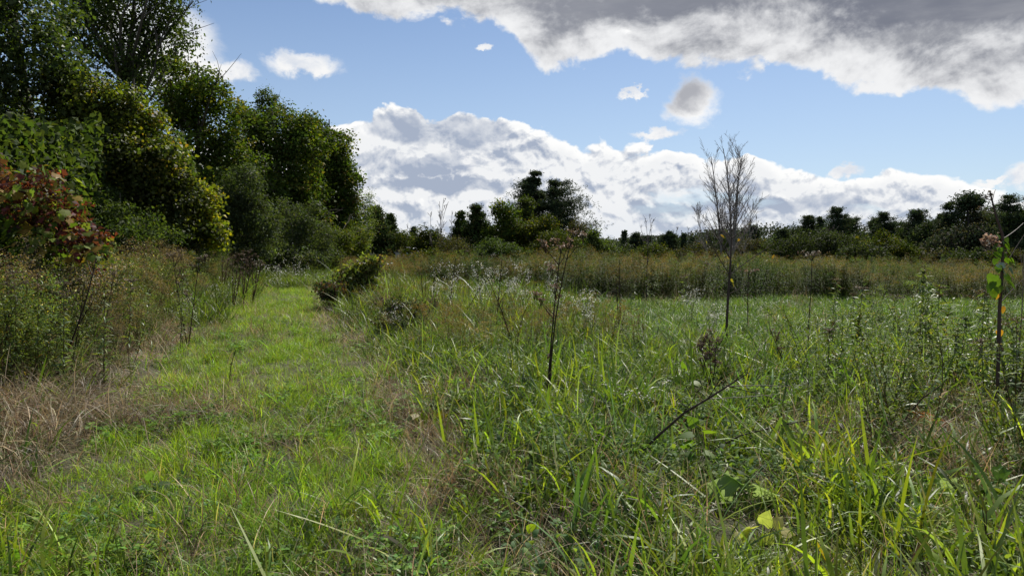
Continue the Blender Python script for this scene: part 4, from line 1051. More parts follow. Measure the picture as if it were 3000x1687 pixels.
    # dark depth of the left wood behind its front trees
    mb = MB(); n = 130000
    y = 13 + 60 * rng.uniform(0, 1, n) ** 1.6; x = path_l(y) - np.interp(y, [13, 25, 45, 73], [3.4, 3.0, 3.0, 2.0]) - rng.uniform(0, 1, n) ** 2.2 * 7
    z = rng.uniform(0, 1, n) ** 1.3 * np.interp(y, [13, 30, 50, 60, 73], [4.5, 6.5, 6.0, 3.5, 1.5]) * (0.6 + 0.6 * fbm(x, y, 3.0, 5))
    leaves(mb, np.stack([x, y, z], 1), 0.16 + 0.004 * y, 0.10 + 0.003 * y, rng, up=0.5, cols=palette(rng, n, DKG, 0.2))
    tag(mb.obj('wood_undergrowth', M_LEAF), 'dark tangle of undergrowth deep inside the left wood', 'undergrowth', kind='stuff')
    # small pale roof glimpsed between the trees
    b = at(1030, 632, 62); b[2] = 0
    e = empty('shed', b, 'small pale roof glimpsed low between dark trees in the gap', 'shed')
    mw = bpy.data.materials.new('painted_sheet'); mw.use_nodes = True
    g = NG(mw.node_tree); pb = mw.node_tree.nodes['Principled BSDF']; geo = g.node('ShaderNodeNewGeometry')
    mw.node_tree.links.new(g.mix(g.noise(geo.outputs['Position'], 3.0, 4.0), (0.55, 0.58, 0.62), (0.8, 0.82, 0.85)), pb.inputs['Base Color']); pb.inputs['Roughness'].default_value = 0.4
    w = MB(); W, Dp, H = 0.9, 2.0, 1.42
    v = [(-W, -Dp, 0), (W, -Dp, 0), (W, Dp, 0), (-W, Dp, 0), (-W, -Dp, H), (W, -Dp, H), (W, Dp, H), (-W, Dp, H)]
    w.add(v, [(0, 1, 5, 4), (1, 2, 6, 5), (2, 3, 7, 6), (3, 0, 4, 7)], (1, 1, 1)); w.obj('wall', mw, e)
    rf = MB(); a = np.linspace(0, np.pi, 9); xs = -np.cos(a) * (W + .1); zs = H + np.sin(a) * 0.45
    v = np.concatenate([np.stack([xs, np.full(9, -Dp - .1), zs], 1), np.stack([xs, np.full(9, Dp + .1), zs], 1)]); k = np.arange(8)
    rf.add(v, np.stack([k, k + 1, k + 10, k + 9], 1), (1, 1, 1)); rf.obj('roof', mw, e)
build_far_trees()

# ------------------------------------------------------------------ weeds as a mass (stuff): goldenrod belt, left bank, far thickets
WG = ((4, (0.075, 0.115, 0.035)), (3, (0.10, 0.14, 0.035)), (1, (0.06, 0.09, 0.045)), (0.6, (0.17, 0.14, 0.04)))
WDARK2 = ((4, (0.055, 0.085, 0.02)), (3, (0.08, 0.11, 0.022)), (1, (0.10, 0.09, 0.028)))
WDARK = ((4, (0.055, 0.08, 0.035)), (2, (0.075, 0.10, 0.045)), (1.2, (0.11, 0.085, 0.05)))
GOLD = ((3, (0.165, 0.115, 0.045)), (2.8, (0.15, 0.092, 0.055)), (3, (0.095, 0.10, 0.03)), (0.6, (0.25, 0.19, 0.04)))
BROWN = ((3, (0.14, 0.105, 0.075)), (2, (0.19, 0.15, 0.11)), (1, (0.09, 0.075, 0.05)))
WHITE = ((4, (0.66, 0.66, 0.62)), (1, (0.6, 0.56, 0.35)))
STEMC = (0.075, 0.055, 0.035)
def goldenrod_p(mb, r, h=1.15, top=GOLD, lv=WG, nl=26, ns=3, plume=1.0, leafL=0.10):
    for _ in range(ns):
        b = np.array([r.normal(0, .10), r.normal(0, .10), 0]); H = h * r.uniform(0.75, 1.1)
        p = bez(b, b + [r.normal(0, .12), r.normal(0, .12), H], r.normal(0, .03, 3), 6)
        tube(mb, p, np.linspace(0.0045, 0.002, 6), STEMC, 3)
        lance_leaves(mb, p, nl, leafL, 0.020, r, lv, 0.03, 0.97, 0.45, 0.4)
        for k in range(6):
            a = r.uniform(0, 6.283); q = p[-1] + np.array([math.cos(a), math.sin(a), 0]) * 0.10 * plume * r.uniform(0.4, 1) + [0, 0, r.uniform(-0.16, 0.05) * plume]
            specks(mb, q, 0.035 * plume, 12, 0.017, r, top, 0.7)
C_GOLD = protos('goldenrod_clump', 8, lambda mb, r: goldenrod_p(mb, r, nl=50, ns=4, leafL=0.13, plume=0.95, lv=WDARK2), M_WEED)
C_GREENW = protos('green_weed_clump', 8, lambda mb, r: goldenrod_p(mb, r, 0.95, WG, WG, 34, 3, 0.7, 0.12), M_WEED)
C_BROWNW = protos('brown_weed_clump', 8, lambda mb, r: goldenrod_p(mb, r, 1.05, BROWN, ((2, (0.09, 0.075, 0.045)), (4, (0.07, 0.09, 0.035))), 24, 4, 1.0, 0.08), M_WEED)
def asterweed(mb, r):
    for _ in range(3):
        b = np.array([r.normal(0, .10), r.normal(0, .10), 0])
        p = bez(b, b + [r.normal(0, .15), r.normal(0, .15), r.uniform(0.5, 0.85)], r.normal(0, .03, 3), 6)
        tube(mb, p, np.linspace(0.004, 0.0015, 6), (0.07, 0.08, 0.035), 3)
        lance_leaves(mb, p, 40, 0.06, 0.006, r, WG, 0.1, 1.0, 0.3, 0.3)
        specks(mb, p[-1], 0.07, 3, 0.011, r, WHITE)
C_ASTERW = protos('fine_aster_clump', 8, asterweed, M_WEED)

def weed_mass():
    rng = R(90)
    # goldenrod belt behind the field
    p = np.stack([rng.uniform(-8, 46, 26000), rng.uniform(17, 44, 26000)], 1)
    x, y = p.T
    ff = field_far(x)
    k = (y > ff + 0.25 * np.sin(x * 3)) & (y < ff + 16) & (np.abs(x) < 0.8 * y + 3) & (rng.uniform(0, 1, len(x)) < np.where(y < ff + 3, 1.0, 0.35)) & (x > np.maximum(path_r(y) + 4.2, -6.5))
    p = p[k]; x, y = p.T
    pos, rot = place(p, rng, 0.08)
    s = rng.uniform(0.7, 1.2, len(x)) * (0.44 + 0.62 * fbm(x, y, 3.0, 95) + 0.48 * fbm(x, y, 0.8, 94)) * np.interp(x, [2, 10, 16], [1.02, 0.98, 0.78])
    tn = tint(rng, x, y, (1.0, 0.90, 0.75), (0.55, 0.68, 0.70), 2.0, 96, 0.28)
    sc = np.stack([s * 1.2, s * 1.2, s], 1); gr = (fbm(x, y, 1.3, 99) + rng.normal(0, .1, len(x))) > 0.53
    gap = (fbm(x, y, 0.8, 93) < 0.40) & (y < ff[k] + 1.6)
    a, b_ = ~gr & ~gap, gr & ~gap
    scatter('goldenrod_belt', C_GOLD, 8, pos[a], rot[a], sc[a], tn[a])
    scatter('green_belt_weeds', C_GREENW, 8, pos[b_], rot[b_], sc[b_] * [1, 1, 1.22], tn[b_] * 0.85)
    # left bank: green weeds, brown seeding weeds
    p = sample_field(rng, ((3.5, 8, 26), (8, 13, 24), (13, 20, 20), (20, 34, 14), (34, 60, 7)), 3.0)
    x, y = p.T; dl = path_l(y) - x
    tall = np.clip((dl - 0.25) / 0.9, 0, 1)
    k = (dl > 0.35) & (x > -0.82 * y - 2) & (dl < 7)
    k &= ~(((x + 4.1) ** 2 / 0.55 + (y - 5.9) ** 2 / 1.0 < 1))
    p, tall, dl = p[k], tall[k], dl[k]; x, y = p.T
    pos, rot = place(p, rng, 0.12)
    s = (0.42 + 0.85 * tall) * rng.uniform(0.75, 1.15, len(x)) * np.interp(y, [4, 7, 10, 20], [0.78, 0.86, 0.95, 1.0])
    kind = fbm(x, y, 1.3, 97) + rng.normal(0, 0.13, len(x)) + np.where((y > 8) & (dl < 2.5), 0.07, 0)
    br = kind > np.where(y < 9, 0.70, 0.63); asw = (~br) & (rng.uniform(0, 1, len(x)) < 0.38); gr = ~br & ~asw
    tn = tint(rng, x, y, (1.1, 1.02, 0.9), (0.75, 0.80, 0.85), 1.5, 98, 0.25)
    sc = np.stack([s * 1.15, s * 1.15, s], 1)
    scatter('brown_bank_weeds', C_BROWNW, 8, pos[br], rot[br], sc[br], tn[br])
    scatter('green_bank_weeds', C_GREENW, 8, pos[gr], rot[gr], sc[gr], tn[gr])
    scatter('aster_bank_weeds', C_ASTERW, 8, pos[asw], rot[asw], sc[asw] * 1.25, tn[asw])
    # belt of weeds beyond the path's end and along the middle distance
    p = sample_field(rng, ((7, 14, 6.5), (14, 24, 5), (24, 34, 4), (34, 62, 3)), 3.0)
    x, y = p.T; dr = x - path_r(y)
    n1 = fbm(x, y, 2.4, 101)
    mid = (dr > 0.25) & (dr < 7) & (y < 30) & (x < 1.8) & (n1 > np.where(dr < 1.6, 0.34, 0.44)) & ~((x > -.6) & (y < 9))
    far = (y > 46) | ((y > 30) & (x > path_r(y) + 1.0) & (x < 4))
    k = mid | far
    p, n1 = p[k], n1[k]; x, y = p.T
    pos, rot = place(p, rng, 0.1); s = rng.uniform(0.65, 1.0, len(x)) * np.where(y > 30, 1.05, 0.58)
    tn = tint(rng, x, y, (1.15, 0.95, 0.75), (0.85, 0.95, 0.85), 2.2, 102, 0.2)
    kind = rng.uniform(0, 1, len(x)) + (n1 - 0.5)
    a, b_, c_ = kind < 0.35, (kind >= 0.35) & (kind < 0.65), kind >= 0.65
    sc = np.stack([s * 1.2, s * 1.2, s], 1)
    scatter('far_brown_weeds', C_BROWNW, 8, pos[a], rot[a], sc[a], tn[a])
    scatter('far_green_weeds', C_GREENW, 8, pos[b_], rot[b_], sc[b_], tn[b_])
    scatter('far_gold_weeds', C_GOLD, 8, pos[c_], rot[c_], sc[c_], tn[c_])
    # low fine asters and leafy weeds through the right meadow
    p = sample_field(rng, ((4, 8, 9.0), (8, 14, 7.0)), 2.0)
    x, y = p.T; dr = x - path_r(y)
    k = (dr > 0.8) & (fbm(x, y, 1.1, 104) > np.where((y > 8.6) & (x > 1.2), 0.72, np.where(x > 0.40 * y, 0.38, 0.50))) & ~near_spot(x, y, 0.3) & ~((x < 2.4) & (y < 8.5) & (x > -.5))
    p = p[k]; x, y = p.T
    pos, rot = place(p, rng, 0.15); s = rng.uniform(0.32, 0.6, len(x)) * np.where(x > 0.42 * y, 1.6, 1)
    a = rng.uniform(0, 1, len(x)) < 0.5
    sc = np.stack([s * 1.3, s * 1.3, s], 1); tn = tint(rng, x, y, (1.1, 1.05, 0.9), (0.85, 0.95, 1.0), 1.5, 105, 0.2)
    scatter('meadow_asters', C_ASTERW, 8, pos[a], rot[a], sc[a], tn[a])
    scatter('meadow_leafy_weeds', C_GREENW, 8, pos[~a], rot[~a], sc[~a], tn[~a])
weed_mass()

# ------------------------------------------------------------------ single plants one can point to
DARKS = (0.045, 0.03, 0.022)
def path_to(a, b, bend, n=9):
    return bez(a, b, bend, n)
def dead_weed(label, base, tops, seed, heads='umbel', r=0.006, col=DARKS, side=5, headc=BROWN, hs=1.0, group='dead weed stalks in the meadow', Y=None):
    """dark dry stalk(s); base and tops as seen; heads: umbel, flat, none, fluff"""
    rng = R(seed)
    b = ground(*base) if Y is None else np.array([*at(base[0], base[1], Y)[:2], 0.0])
    b[2] = float(gz(b[0], b[1]))
    e = empty('dead_weed', b, label, 'weed', group)
    for (tx, ty) in tops:
        q = at(tx, ty, b[1]) - b; q[1] += rng.normal(0, 0.04)
        Ht = np.linalg.norm(q); p = path_to((rng.normal(0, .01), rng.normal(0, .01), -0.03), q, rng.normal(0, 0.02, 3) * Ht, 9)
        rr = max(r, b[1] / FPX * 0.5)
        mb = MB(); tube(mb, p, np.linspace(rr * 1.25, rr * 0.55, 9), np.array(col), 5)
        for _ in range(int(Ht * 5)):                      # dry hanging leaf remnants
            k = rng.integers(1, 6); specks(mb, p[k] + [0, 0, rng.uniform(-.03, .03)], 0.012, 1, 0.05, rng, ((1, (0.10, 0.065, 0.04)),), 1)
        mb.obj('stem', M_DRY, e)
        tips = [p[-1]]
        if side:
            bm_ = MB()
            for _ in range(side):
                k = rng.integers(4, 8); a = rng.uniform(0, 6.283); ln = Ht * rng.uniform(0.10, 0.24)
                d = np.array([math.cos(a) * 0.6, math.sin(a) * 0.35, rng.uniform(0.55, 1.0)])
                s = bez(p[k], p[k] + d * ln, (0, 0, -0.04 * ln), 5); tube(bm_, s, np.linspace(rr * 0.6, rr * 0.3, 5), np.array(col), 3); tips.append(s[-1])
            bm_.obj('side_twigs', M_DRY, e)
        if heads != 'none':
            hd = MB()
            for t in tips if heads != 'flat' else tips[:1]:
                w = (0.045 if heads == 'umbel' else 0.12 if heads == 'flat' else 0.06) * hs
                for _ in range(7 if heads == 'umbel' else 14):
                    a = rng.uniform(0, 6.283); o = np.array([math.cos(a), math.sin(a), 0]) * w * rng.uniform(0.2, 1) + [0, 0, w * (0.25 if heads == 'flat' else 0.6) * rng.uniform(0, 1)]
                    tube(hd, [t - [0, 0, 0.05 * hs], t + o], 0.0016 * hs, np.array(col) * 1.6, 3)
                    specks(hd, t + o, 0.010 * hs, 4, 0.020 * hs, rng, headc, 0.7)
            hd.obj('seed_heads', M_DRY, e, kind='stuff')
    return e

def aster(label, base, head, Y, seed, w=0.3, n=170, low=False, group='white aster clumps'):
    rng = R(seed)
    b = np.array([*at(base[0], base[1], Y)[:2], 0.0]); b[2] = float(gz(b[0], b[1]))
    e = empty('white_aster', b, label, 'wildflower', group)
    t = at(head[0], head[1], Y) - b; w = w * 0.42
    st, lf, fl = MB(), MB(), MB()
    m = 7
    for i in range(m):
        q = t + rng.normal(size=3) * w * [0.5, 0.4, 0.25]
        p = bez((rng.normal(0, .03), rng.normal(0, .03), -0.02), q, rng.normal(0, .04, 3), 8)
        tube(st, p, np.linspace(0.0035, 0.0015, 8), (0.06, 0.055, 0.03), 3)
        lance_leaves(lf, p, 34, 0.05, 0.006, rng, WG, 0.15, 1.0, 0.3, 0.2)
        for _ in range(7):
            k = rng.integers(4, 8); tip = p[k] + rng.normal(size=3) * w * [0.42, 0.35, 0.28] + [0, 0, w * 0.15]
            tube(st, [p[k], tip], 0.0014, (0.07, 0.08, 0.035), 3)
            c = max(int(n * 1.5) // (m * 7), 4)
            fp = tip + rng.normal(size=(c, 3)) * w * 0.11
            s = max(0.018, Y / FPX * 0.95)
            leaves(fl, fp, s, s, rng, up=1.6, rnd=0.7, droop=0, cols=palette(rng, c, WHITE, 0.12), fold=0.02)
    st.obj('stems', M_DRY, e, kind='stuff'); lf.obj('foliage', M_WEED_S, e, kind='stuff'); fl.obj('blossoms', M_PETAL, e, kind='stuff')
    return e

M_WEED_S = leaf_material('single_weed_foliage', 0.45, 0.42, (1.2, 1.25, 0.4), 0.35, gain=1.35)
def lance_mesh(Ln, W, col, rng, name='leaf', mat=None):
    mb = MB(); n = 6; t = np.linspace(0, 1, n); th = np.linspace(0.1, 1.0, n); P = [np.zeros(3)]
    for k in range(n - 1): P.append(P[-1] + np.array([0, math.cos(th[k]), -math.sin(th[k]) * 0.7]) * Ln / (n - 1))
    P = np.array(P); w = W * 0.5 * np.array([0.25, 0.8, 1.0, 0.85, 0.5, 0.04])
    for sg in (-1, 1):
        q = P + np.stack([sg * w, w * 0, w * 0.35], 1); k = np.arange(n - 1)
        f = np.stack([k, k + 1, k + n + 1, k + n], 1)
        mb.add(np.concatenate([P, q]), f if sg > 0 else f[:, ::-1], np.array(col) * np.exp(rng.normal(0, .05, (2 * n, 1))))
    return mb.mesh(name, mat or M_WEED_S, True)
_rl = R(500)
LANCE = [lance_mesh(0.12, 0.022, c, _rl) for c in ((0.11, 0.155, 0.055), (0.085, 0.13, 0.05), (0.14, 0.19, 0.05), (0.10, 0.14, 0.07), (0.15, 0.17, 0.04))]
DEADL = [lance_mesh(0.10, 0.016, c, _rl, 'withered_leaf', M_DRY) for c in ((0.12, 0.075, 0.05), (0.08, 0.05, 0.035))]
def goldenrod(label, base, top, seed, nl=30, plume=GOLD, leafs=1.0, ps=1.0, Y=None, withered=5, group='single goldenrods at the right'):
    rng = R(seed)
    b = ground(*base) if Y is None else np.array([*at(base[0], base[1], Y)[:2], 0.0]); b[2] = float(gz(b[0], b[1]))
    e = empty('goldenrod', b, label, 'weed', group)
    q = at(top[0], top[1], b[1]) - b; H = np.linalg.norm(q)
    p = bez((0, 0, -0.04), q, rng.normal(0, 0.015, 3) * H, 12)
    nl = int(nl * 1.5)
    main = p; st = MB(); tube(st, p, np.linspace(0.0055, 0.0022, 12), (0.07, 0.05, 0.03), 5); st.obj('stem', M_DRY, e)
    if nl > 30:                                    # a second, shorter shoot from the same root
        p2 = bez((0.03, 0.02, -0.04), q * [1, 1, rng.uniform(0.62, 0.85)] + rng.normal(size=3) * [0.16, 0.1, 0], rng.normal(0, 0.02, 3) * H, 12)
        st = MB(); tube(st, p2, np.linspace(0.005, 0.002, 12), (0.07, 0.05, 0.03), 5); st.obj('stem', M_DRY, e)
        lf = MB(); lance_leaves(lf, p2, int(nl * 1.1), 0.12 * leafs, 0.02 * leafs, rng, ((3, (0.10, 0.145, 0.05)), (2, (0.13, 0.17, 0.045)), (0.5, (0.16, 0.12, 0.05))), 0.2, 1.0, 0.45, 0.45)
        lf.obj('foliage', M_WEED_S, e, kind='stuff')
    for i in range(nl):
        t = 0.22 + 0.76 * (i + rng.uniform(-.3, .3)) / nl; k = t * 11; j = min(int(k), 10); c = p[j] + (p[j + 1] - p[j]) * (k - j)
        a = i * 2.4 + rng.normal(0, 0.3); d = np.array([math.cos(a), math.sin(a), rng.uniform(0.25, 0.7)])
        dead = i < withered
        put_leaf((DEADL if dead else LANCE)[rng.integers(0, 2 if dead else 5)], e, c, d, rng, (1.15 - 0.55 * t) * rng.uniform(0.8, 1.2) * leafs, hang=1.2 if dead else rng.uniform(0.1, 1.1), name='withered_leaf' if dead else 'leaf')
    if ps > 0:
        pl = MB()
        for k in range(16):
            f = rng.uniform(0.80, 1.0); c = p[int(f * 11)]; a = rng.uniform(0, 6.283); ln = 0.13 * ps * (1.15 - f) * 3
            d = np.array([math.cos(a), math.sin(a), 0.7]) * ln; s = bez(c, c + d, (0, 0, 0.02), 5)
            tube(pl, s, 0.0012, (0.10, 0.09, 0.03), 3)
            for z in s[1:]: specks(pl, z, 0.010 * ps, 4, 0.016, rng, plume, 0.8)
        pl.obj('plume', M_DRY, e, kind='stuff')
    return e

def build_single_plants():
    D, A, G = dead_weed, aster, goldenrod
    D('tall dark twin stemmed dead weed with pinkish brown seed head, mid picture', (1380, 985), [(1437, 605), (1412, 622)], 1, 'umbel', 0.008, side=6, hs=1.25, headc=((3, (0.26, 0.18, 0.13)), (2, (0.17, 0.12, 0.085))))
    e = D('forked dead stalk leaning left beside the tall twin stemmed one', (1300, 895), [(1325, 770), (1222, 690)], 2, 'none', 0.006, side=2)
    D('straight thin black stalk left of the forked stalk', (1132, 800), [(1146, 648)], 3, 'none', 0.006, side=1)
    D('bare black stalk slanting right from the dark aster mound', (1152, 812), [(1215, 708)], 4, 'none', 0.006, side=0)
    D('dark upright stalk with two thin shoots right of the twin stemmed weed', (1562, 852), [(1556, 640), (1548, 700)], 5, 'none', 0.005, side=4)
    D('hair thin far stalk standing in the green field', (1624, 762), [(1632, 596)], 6, 'umbel', 0.006, side=2, hs=0.6)
    D('brown weed with flat pink seed plate just right of the black sapling', (1882, 835), [(1884, 682)], 7, 'flat', 0.007, side=5, hs=1.3, headc=((3, (0.30, 0.19, 0.15)), (1, (0.2, 0.12, 0.09))))
    D('dark stalk with flat dish shaped seed head, alone on the green field', (2031, 850), [(2038, 640)], 8, 'flat', 0.008, side=2, hs=1.9)
    D('short pink headed dry weed between sapling and goldenrods', (1985, 940), [(1936, 830)], 9, 'umbel', 0.004, side=4, hs=0.9)
    D('brown dried out bushy weed at the foot of the sapling', (1790, 985), [(1780, 845), (1800, 860), (1765, 870)], 10, 'umbel', 0.004, side=8, hs=1.0, headc=BROWN)
    D('thin dead stalk beside two others in the middle meadow', (1070, 800), [(1060, 690)], 11, 'umbel', 0.005, side=1, hs=0.5)
    D('thin dead stalk right of its twin in the middle meadow', (1085, 790), [(1092, 668)], 12, 'umbel', 0.005, side=1, hs=0.5)
    D('thin brown stalk left of the white asters in the centre', (1250, 850), [(1262, 655)], 13, 'umbel', 0.005, side=2, hs=0.6)
    D('dark slanting stalk leaning right over the left bank', (160, 830), [(215, 705)], 20, 'none', 0.007, side=2, Y=7.4)
    D('long black stalk leaning right from the left bank to the red vine', (120, 870), [(240, 648)], 21, 'none', 0.010, side=3, Y=7.2)
    D('dark stalk at the far left edge leaning right', (-5, 880), [(40, 715)], 22, 'none', 0.008, side=2, Y=7.0)
    D('thin upright brown stalk among the left bank weeds', (258, 830), [(285, 690)], 23, 'umbel', 0.005, side=3, Y=8.0, hs=0.8)
    D('reddish brown seed head standing over the left bank near the yellow vine', (470, 720), [(430, 640), (500, 650)], 24, 'umbel', 0.006, side=6, Y=11.5, hs=1.3)
    D('lone short dark stick poking up from the path grass', (577, 965), [(592, 878)], 25, 'none', 0.004, side=0, group='sticks')
    D('thin leafless stalk at the right edge behind the goldenrods', (2562, 1060), [(2562, 880)], 26, 'none', 0.007, side=2)
    D('pale crooked dry stem leaning in from the right edge', (2535, 1080), [(2530, 790), (2585, 640)], 27, 'none', 0.006, (0.16, 0.13, 0.11), side=3, Y=6.6)
    for i, (x, y, lab) in enumerate(((600, 640, 'leftmost of the brown reedy weeds leaning over the path edge'), (625, 632, 'tallest brown reedy weed by the far left path edge'), (648, 645, 'right hand brown reedy weed next to the path'),
                                     (575, 650, 'brown reedy weed behind the leftmost one'))):
        D(lab, (x - 15, 735), [(x, y), (x - 14, y + 8), (x + 10, y + 12)], 30 + i, 'umbel', 0.006, (0.10, 0.065, 0.045), side=4, hs=1.1, Y=19 + i)
    # the black sapling in front of the big bare tree
    rng = R(60)
    b = ground(1826, 892); e = empty('sapling', b, 'slim black sapling with upswept twigs in front of the big bare tree', 'sapling')
    Yb = b[1]; q = lambda x, y, dy=0.0: at(x, y, Yb + dy) - b
    tb = MB(); tr = np.array([(0, 0, -.05), q(1829, 800), q(1832, 740), q(1836, 690), q(1838, 650), q(1840, 600), q(1840, 560)])
    tube(tb, tr, [0.021, 0.019, 0.018, 0.017, 0.012, 0.008, 0.004], (0.05, 0.032, 0.024), 7); tb.obj('trunk', M_BARK, e, smooth=True)
    pt = lambda x, y: tr[np.argmin(np.abs(tr[:, 2] - q(x, y)[2]))]
    for (x0, y0, x1, y1, x2, y2, r) in ((1836, 690, 1800, 640, 1778, 585, .008), (1836, 690, 1880, 655, 1950, 610, .008), (1838, 640, 1800, 590, 1775, 540, .009), (1840, 610, 1885, 570, 1905, 520, .009),
                                        (1832, 740, 1870, 720, 1905, 700, .006), (1836, 680, 1780, 655, 1712, 640, .004), (1840, 620, 1815, 590, 1825, 520, .006), (1838, 650, 1825, 620, 1818, 600, .005)):
        m = MB(); s = pt(x0, y0); c1 = q(x1, y1, rng.normal(0, .15)); c2 = q(x2, y2, rng.normal(0, .3))
        t = np.linspace(0, 1, 8)[:, None]; pp = s * (1 - t) ** 2 + 2 * c1 * t * (1 - t) + c2 * t ** 2; tube(m, pp, np.linspace(r, r * 0.35, 8), (0.05, 0.033, 0.025), 5)
        for _ in range(7):
            k = rng.integers(2, 7); d = unit(rng.normal(size=3) * [1, .6, .5] + [0, 0, .5]); tube(m, bez(pp[k], pp[k] + d * rng.uniform(.08, .25), (0, 0, -.01), 4), [.003, .0025, .002, .0015], (0.06, 0.04, 0.03), 3)
        m.obj('branch', M_BARK, e)
    yl = [lance_mesh(0.13, 0.05, c, rng, 'leaf', M_VINE) for c in ((0.20, 0.16, 0.03), (0.14, 0.15, 0.035), (0.18, 0.10, 0.03))]
    for (x, y) in ((1842, 655), (1856, 660), (1948, 640), (1934, 652), (1838, 700), (1842, 712), (1830, 690), (1775, 605), (1890, 560), (1905, 560), (1800, 560), (1822, 575), (1812, 590), (1860, 600)):
        put_leaf(yl[rng.integers(0, 3)], e, q(x, y, rng.normal(0, .1)), unit(rng.normal(size=3) * [1, 1, .2]), rng, rng.uniform(.4, .75), 0.7)
    # the pole-like stalk at the right wound with a green vine
    b = ground(2500, 1085); b[2] = float(gz(b[0], b[1])); Yb = b[1]
    e = empty('vine_wound_stalk', b, 'tall dark stalk wound with hanging green leaves near the right edge', 'weed')
    tb = MB(); tr = np.array([(0, 0, -.05), q(2509, 980), q(2512, 880), q(2514, 780), q(2520, 700), q(2522, 640), q(2522, 590), q(2506, 545), q(2496, 505), q(2490, 480)])
    tube(tb, tr, [.013, .013, .015, .013, .012, .011, .010, .008, .006, .005], (0.06, 0.035, 0.026), 7); tb.obj('stem', M_BARK, e, smooth=True)
    tw = MB()
    for (x0, y0, x1, y1) in ((2496, 505, 2466, 485), (2496, 505, 2505, 476), (2498, 520, 2464, 520), (2522, 600, 2575, 560), (2520, 610, 2455, 565), (2520, 640, 2465, 605), (2522, 680, 2580, 585), (2506, 540, 2480, 535), (2518, 760, 2576, 700)):
        tube(tw, bez(q(x0, y0), q(x1, y1, rng.normal(0, .1)), rng.normal(0, .02, 3), 6), np.linspace(.0045, .002, 6), (0.13, 0.10, 0.085), 3)
    tw.obj('side_twigs', M_DRY, e)
    hd = MB(); specks(hd, q(2490, 490), 0.016, 26, 0.02, rng, BROWN)
    for (x, y) in ((2478, 607), (2492, 600), (2502, 604), (2485, 600)): specks(hd, q(x, y), 0.022, 26, 0.028, rng, ((2, (0.34, 0.22, 0.17)), (1, (0.45, 0.36, 0.28))))
    for (x, y) in ((2464, 520), (2500, 514), (2521, 500)): specks(hd, q(x, y), 0.006, 10, 0.012, rng, BROWN)
    hd.obj('seed_heads', M_DRY, e, kind='stuff')
    gl = [heart_leaf(0.12, c, rng, False) for c in ((0.08, 0.14, 0.015), (0.10, 0.16, 0.02), (0.06, 0.10, 0.02))]; wl = heart_leaf(0.09, (0.33, 0.40, 0.36), rng)
    for (x, y, s) in ((2512, 590, .7), (2528, 596, .7), (2506, 612, .8), (2532, 612, .8), (2508, 632, .9), (2534, 628, .8), (2506, 650, .7), (2528, 650, .9), (2540, 648, .8), (2512, 668, .8), (2540, 672, 1.), (2522, 676, .9),
                      (2500, 690, 1.2), (2506, 700, 1.3), (2498, 708, 1.3), (2510, 716, 1.1), (2530, 690, 1.1), (2538, 706, 1.1), (2500, 728, 1.1), (2532, 722, .9), (2524, 606, .6), (2517, 622, .7), (2526, 636, .7), (2534, 742, .7), (2548, 690, .7)):
        put_leaf(gl[rng.integers(0, 3)], e, q(x, y, rng.normal(0, .03)), unit(np.array([(x - 2520) * .05 + rng.normal(0, .3), -0.6, 0.1])), rng, s * 0.6, 1.6)
    for (x, y) in ((2545, 655), (2512, 662)): put_leaf(wl, e, q(x, y), np.array([.3, -.9, .2]), rng, 0.7, 1.0)
    ol = heart_leaf(0.09, (0.42, 0.20, 0.03), rng)
    for (x, y) in ((2508, 735), (2520, 770), (2514, 830)): put_leaf(ol, e, q(x, y), np.array([-.3, -.6, 0]), rng, 0.6, 1.8)
    # leaning fallen stalk with wires of side twigs
    b = ground(1590, 1165); Yb = b[1]
    e = empty('leaning_stalk', b, 'long dark fallen stalk leaning up to the right across the foreground grass', 'branch')
    m = MB(); tr = np.array([(0, 0, 0.02), q(1655, 1095), q(1720, 1038), q(1780, 1002), q(1830, 970), q(1885, 935)]); tube(m, tr, [.010, .010, .009, .008, .006, .003], (0.06, 0.04, 0.03), 6); m.obj('stem', M_DRY, e)
    m = MB()
    for (x0, y0, x1, y1) in ((1780, 1002, 1835, 900), (1720, 1038, 1768, 965), (1830, 970, 2010, 972), (1830, 970, 1990, 1010), (1780, 1002, 1960, 990), (1700, 1050, 1718, 1000), (1850, 955, 1895, 915), (1740, 1028, 1700, 975)):
        tube(m, bez(q(x0, y0), q(x1, y1, rng.normal(0, .2)), rng.normal(0, .02, 3), 6), np.linspace(.0035, .0018, 6), (0.07, 0.045, 0.035), 3)
    m.obj('side_twigs', M_DRY, e)
    # second, flatter fallen stalk and small arched twigs
    for nm, lab, pts_, r in (('fallen_stalk', 'dark fallen stalk lying flat to the right of the bright seedling', [(1780, 1150), (1860, 1105), (1960, 1080), (2060, 1060)], .007),
                             ('arched_twig', 'small arched dark twig in the right foreground', [(2262, 1190), (2272, 1160), (2282, 1145), (2300, 1160), (2310, 1190)], .006),
                             ('forked_twig', 'dark bent twig forking under the orange frond', [(2265, 1085), (2285, 1050), (2320, 1010), (2370, 975)], .008),
                             ('curved_twig', 'thin dark stem curving down in the lower right corner', [(2540, 1449), (2520, 1400), (2480, 1360), (2470, 1290)], .005),
                             ('bent_reed', 'rusty brown bent reed near the flat fallen stalk', [(1880, 1130), (1895, 1085), (1925, 1035), (1950, 1020)], .005)):
        b = ground(*pts_[0]); Yb = b[1]; e = empty(nm, b, lab, 'twig')
        m = MB(); tube(m, [q(x, y) + [0, 0, .03] for x, y in pts_], np.linspace(r, r * .5, len(pts_)), (0.06, 0.038, 0.028) if nm != 'bent_reed' else (0.20, 0.09, 0.05), 5); m.obj('stem', M_DRY, e)
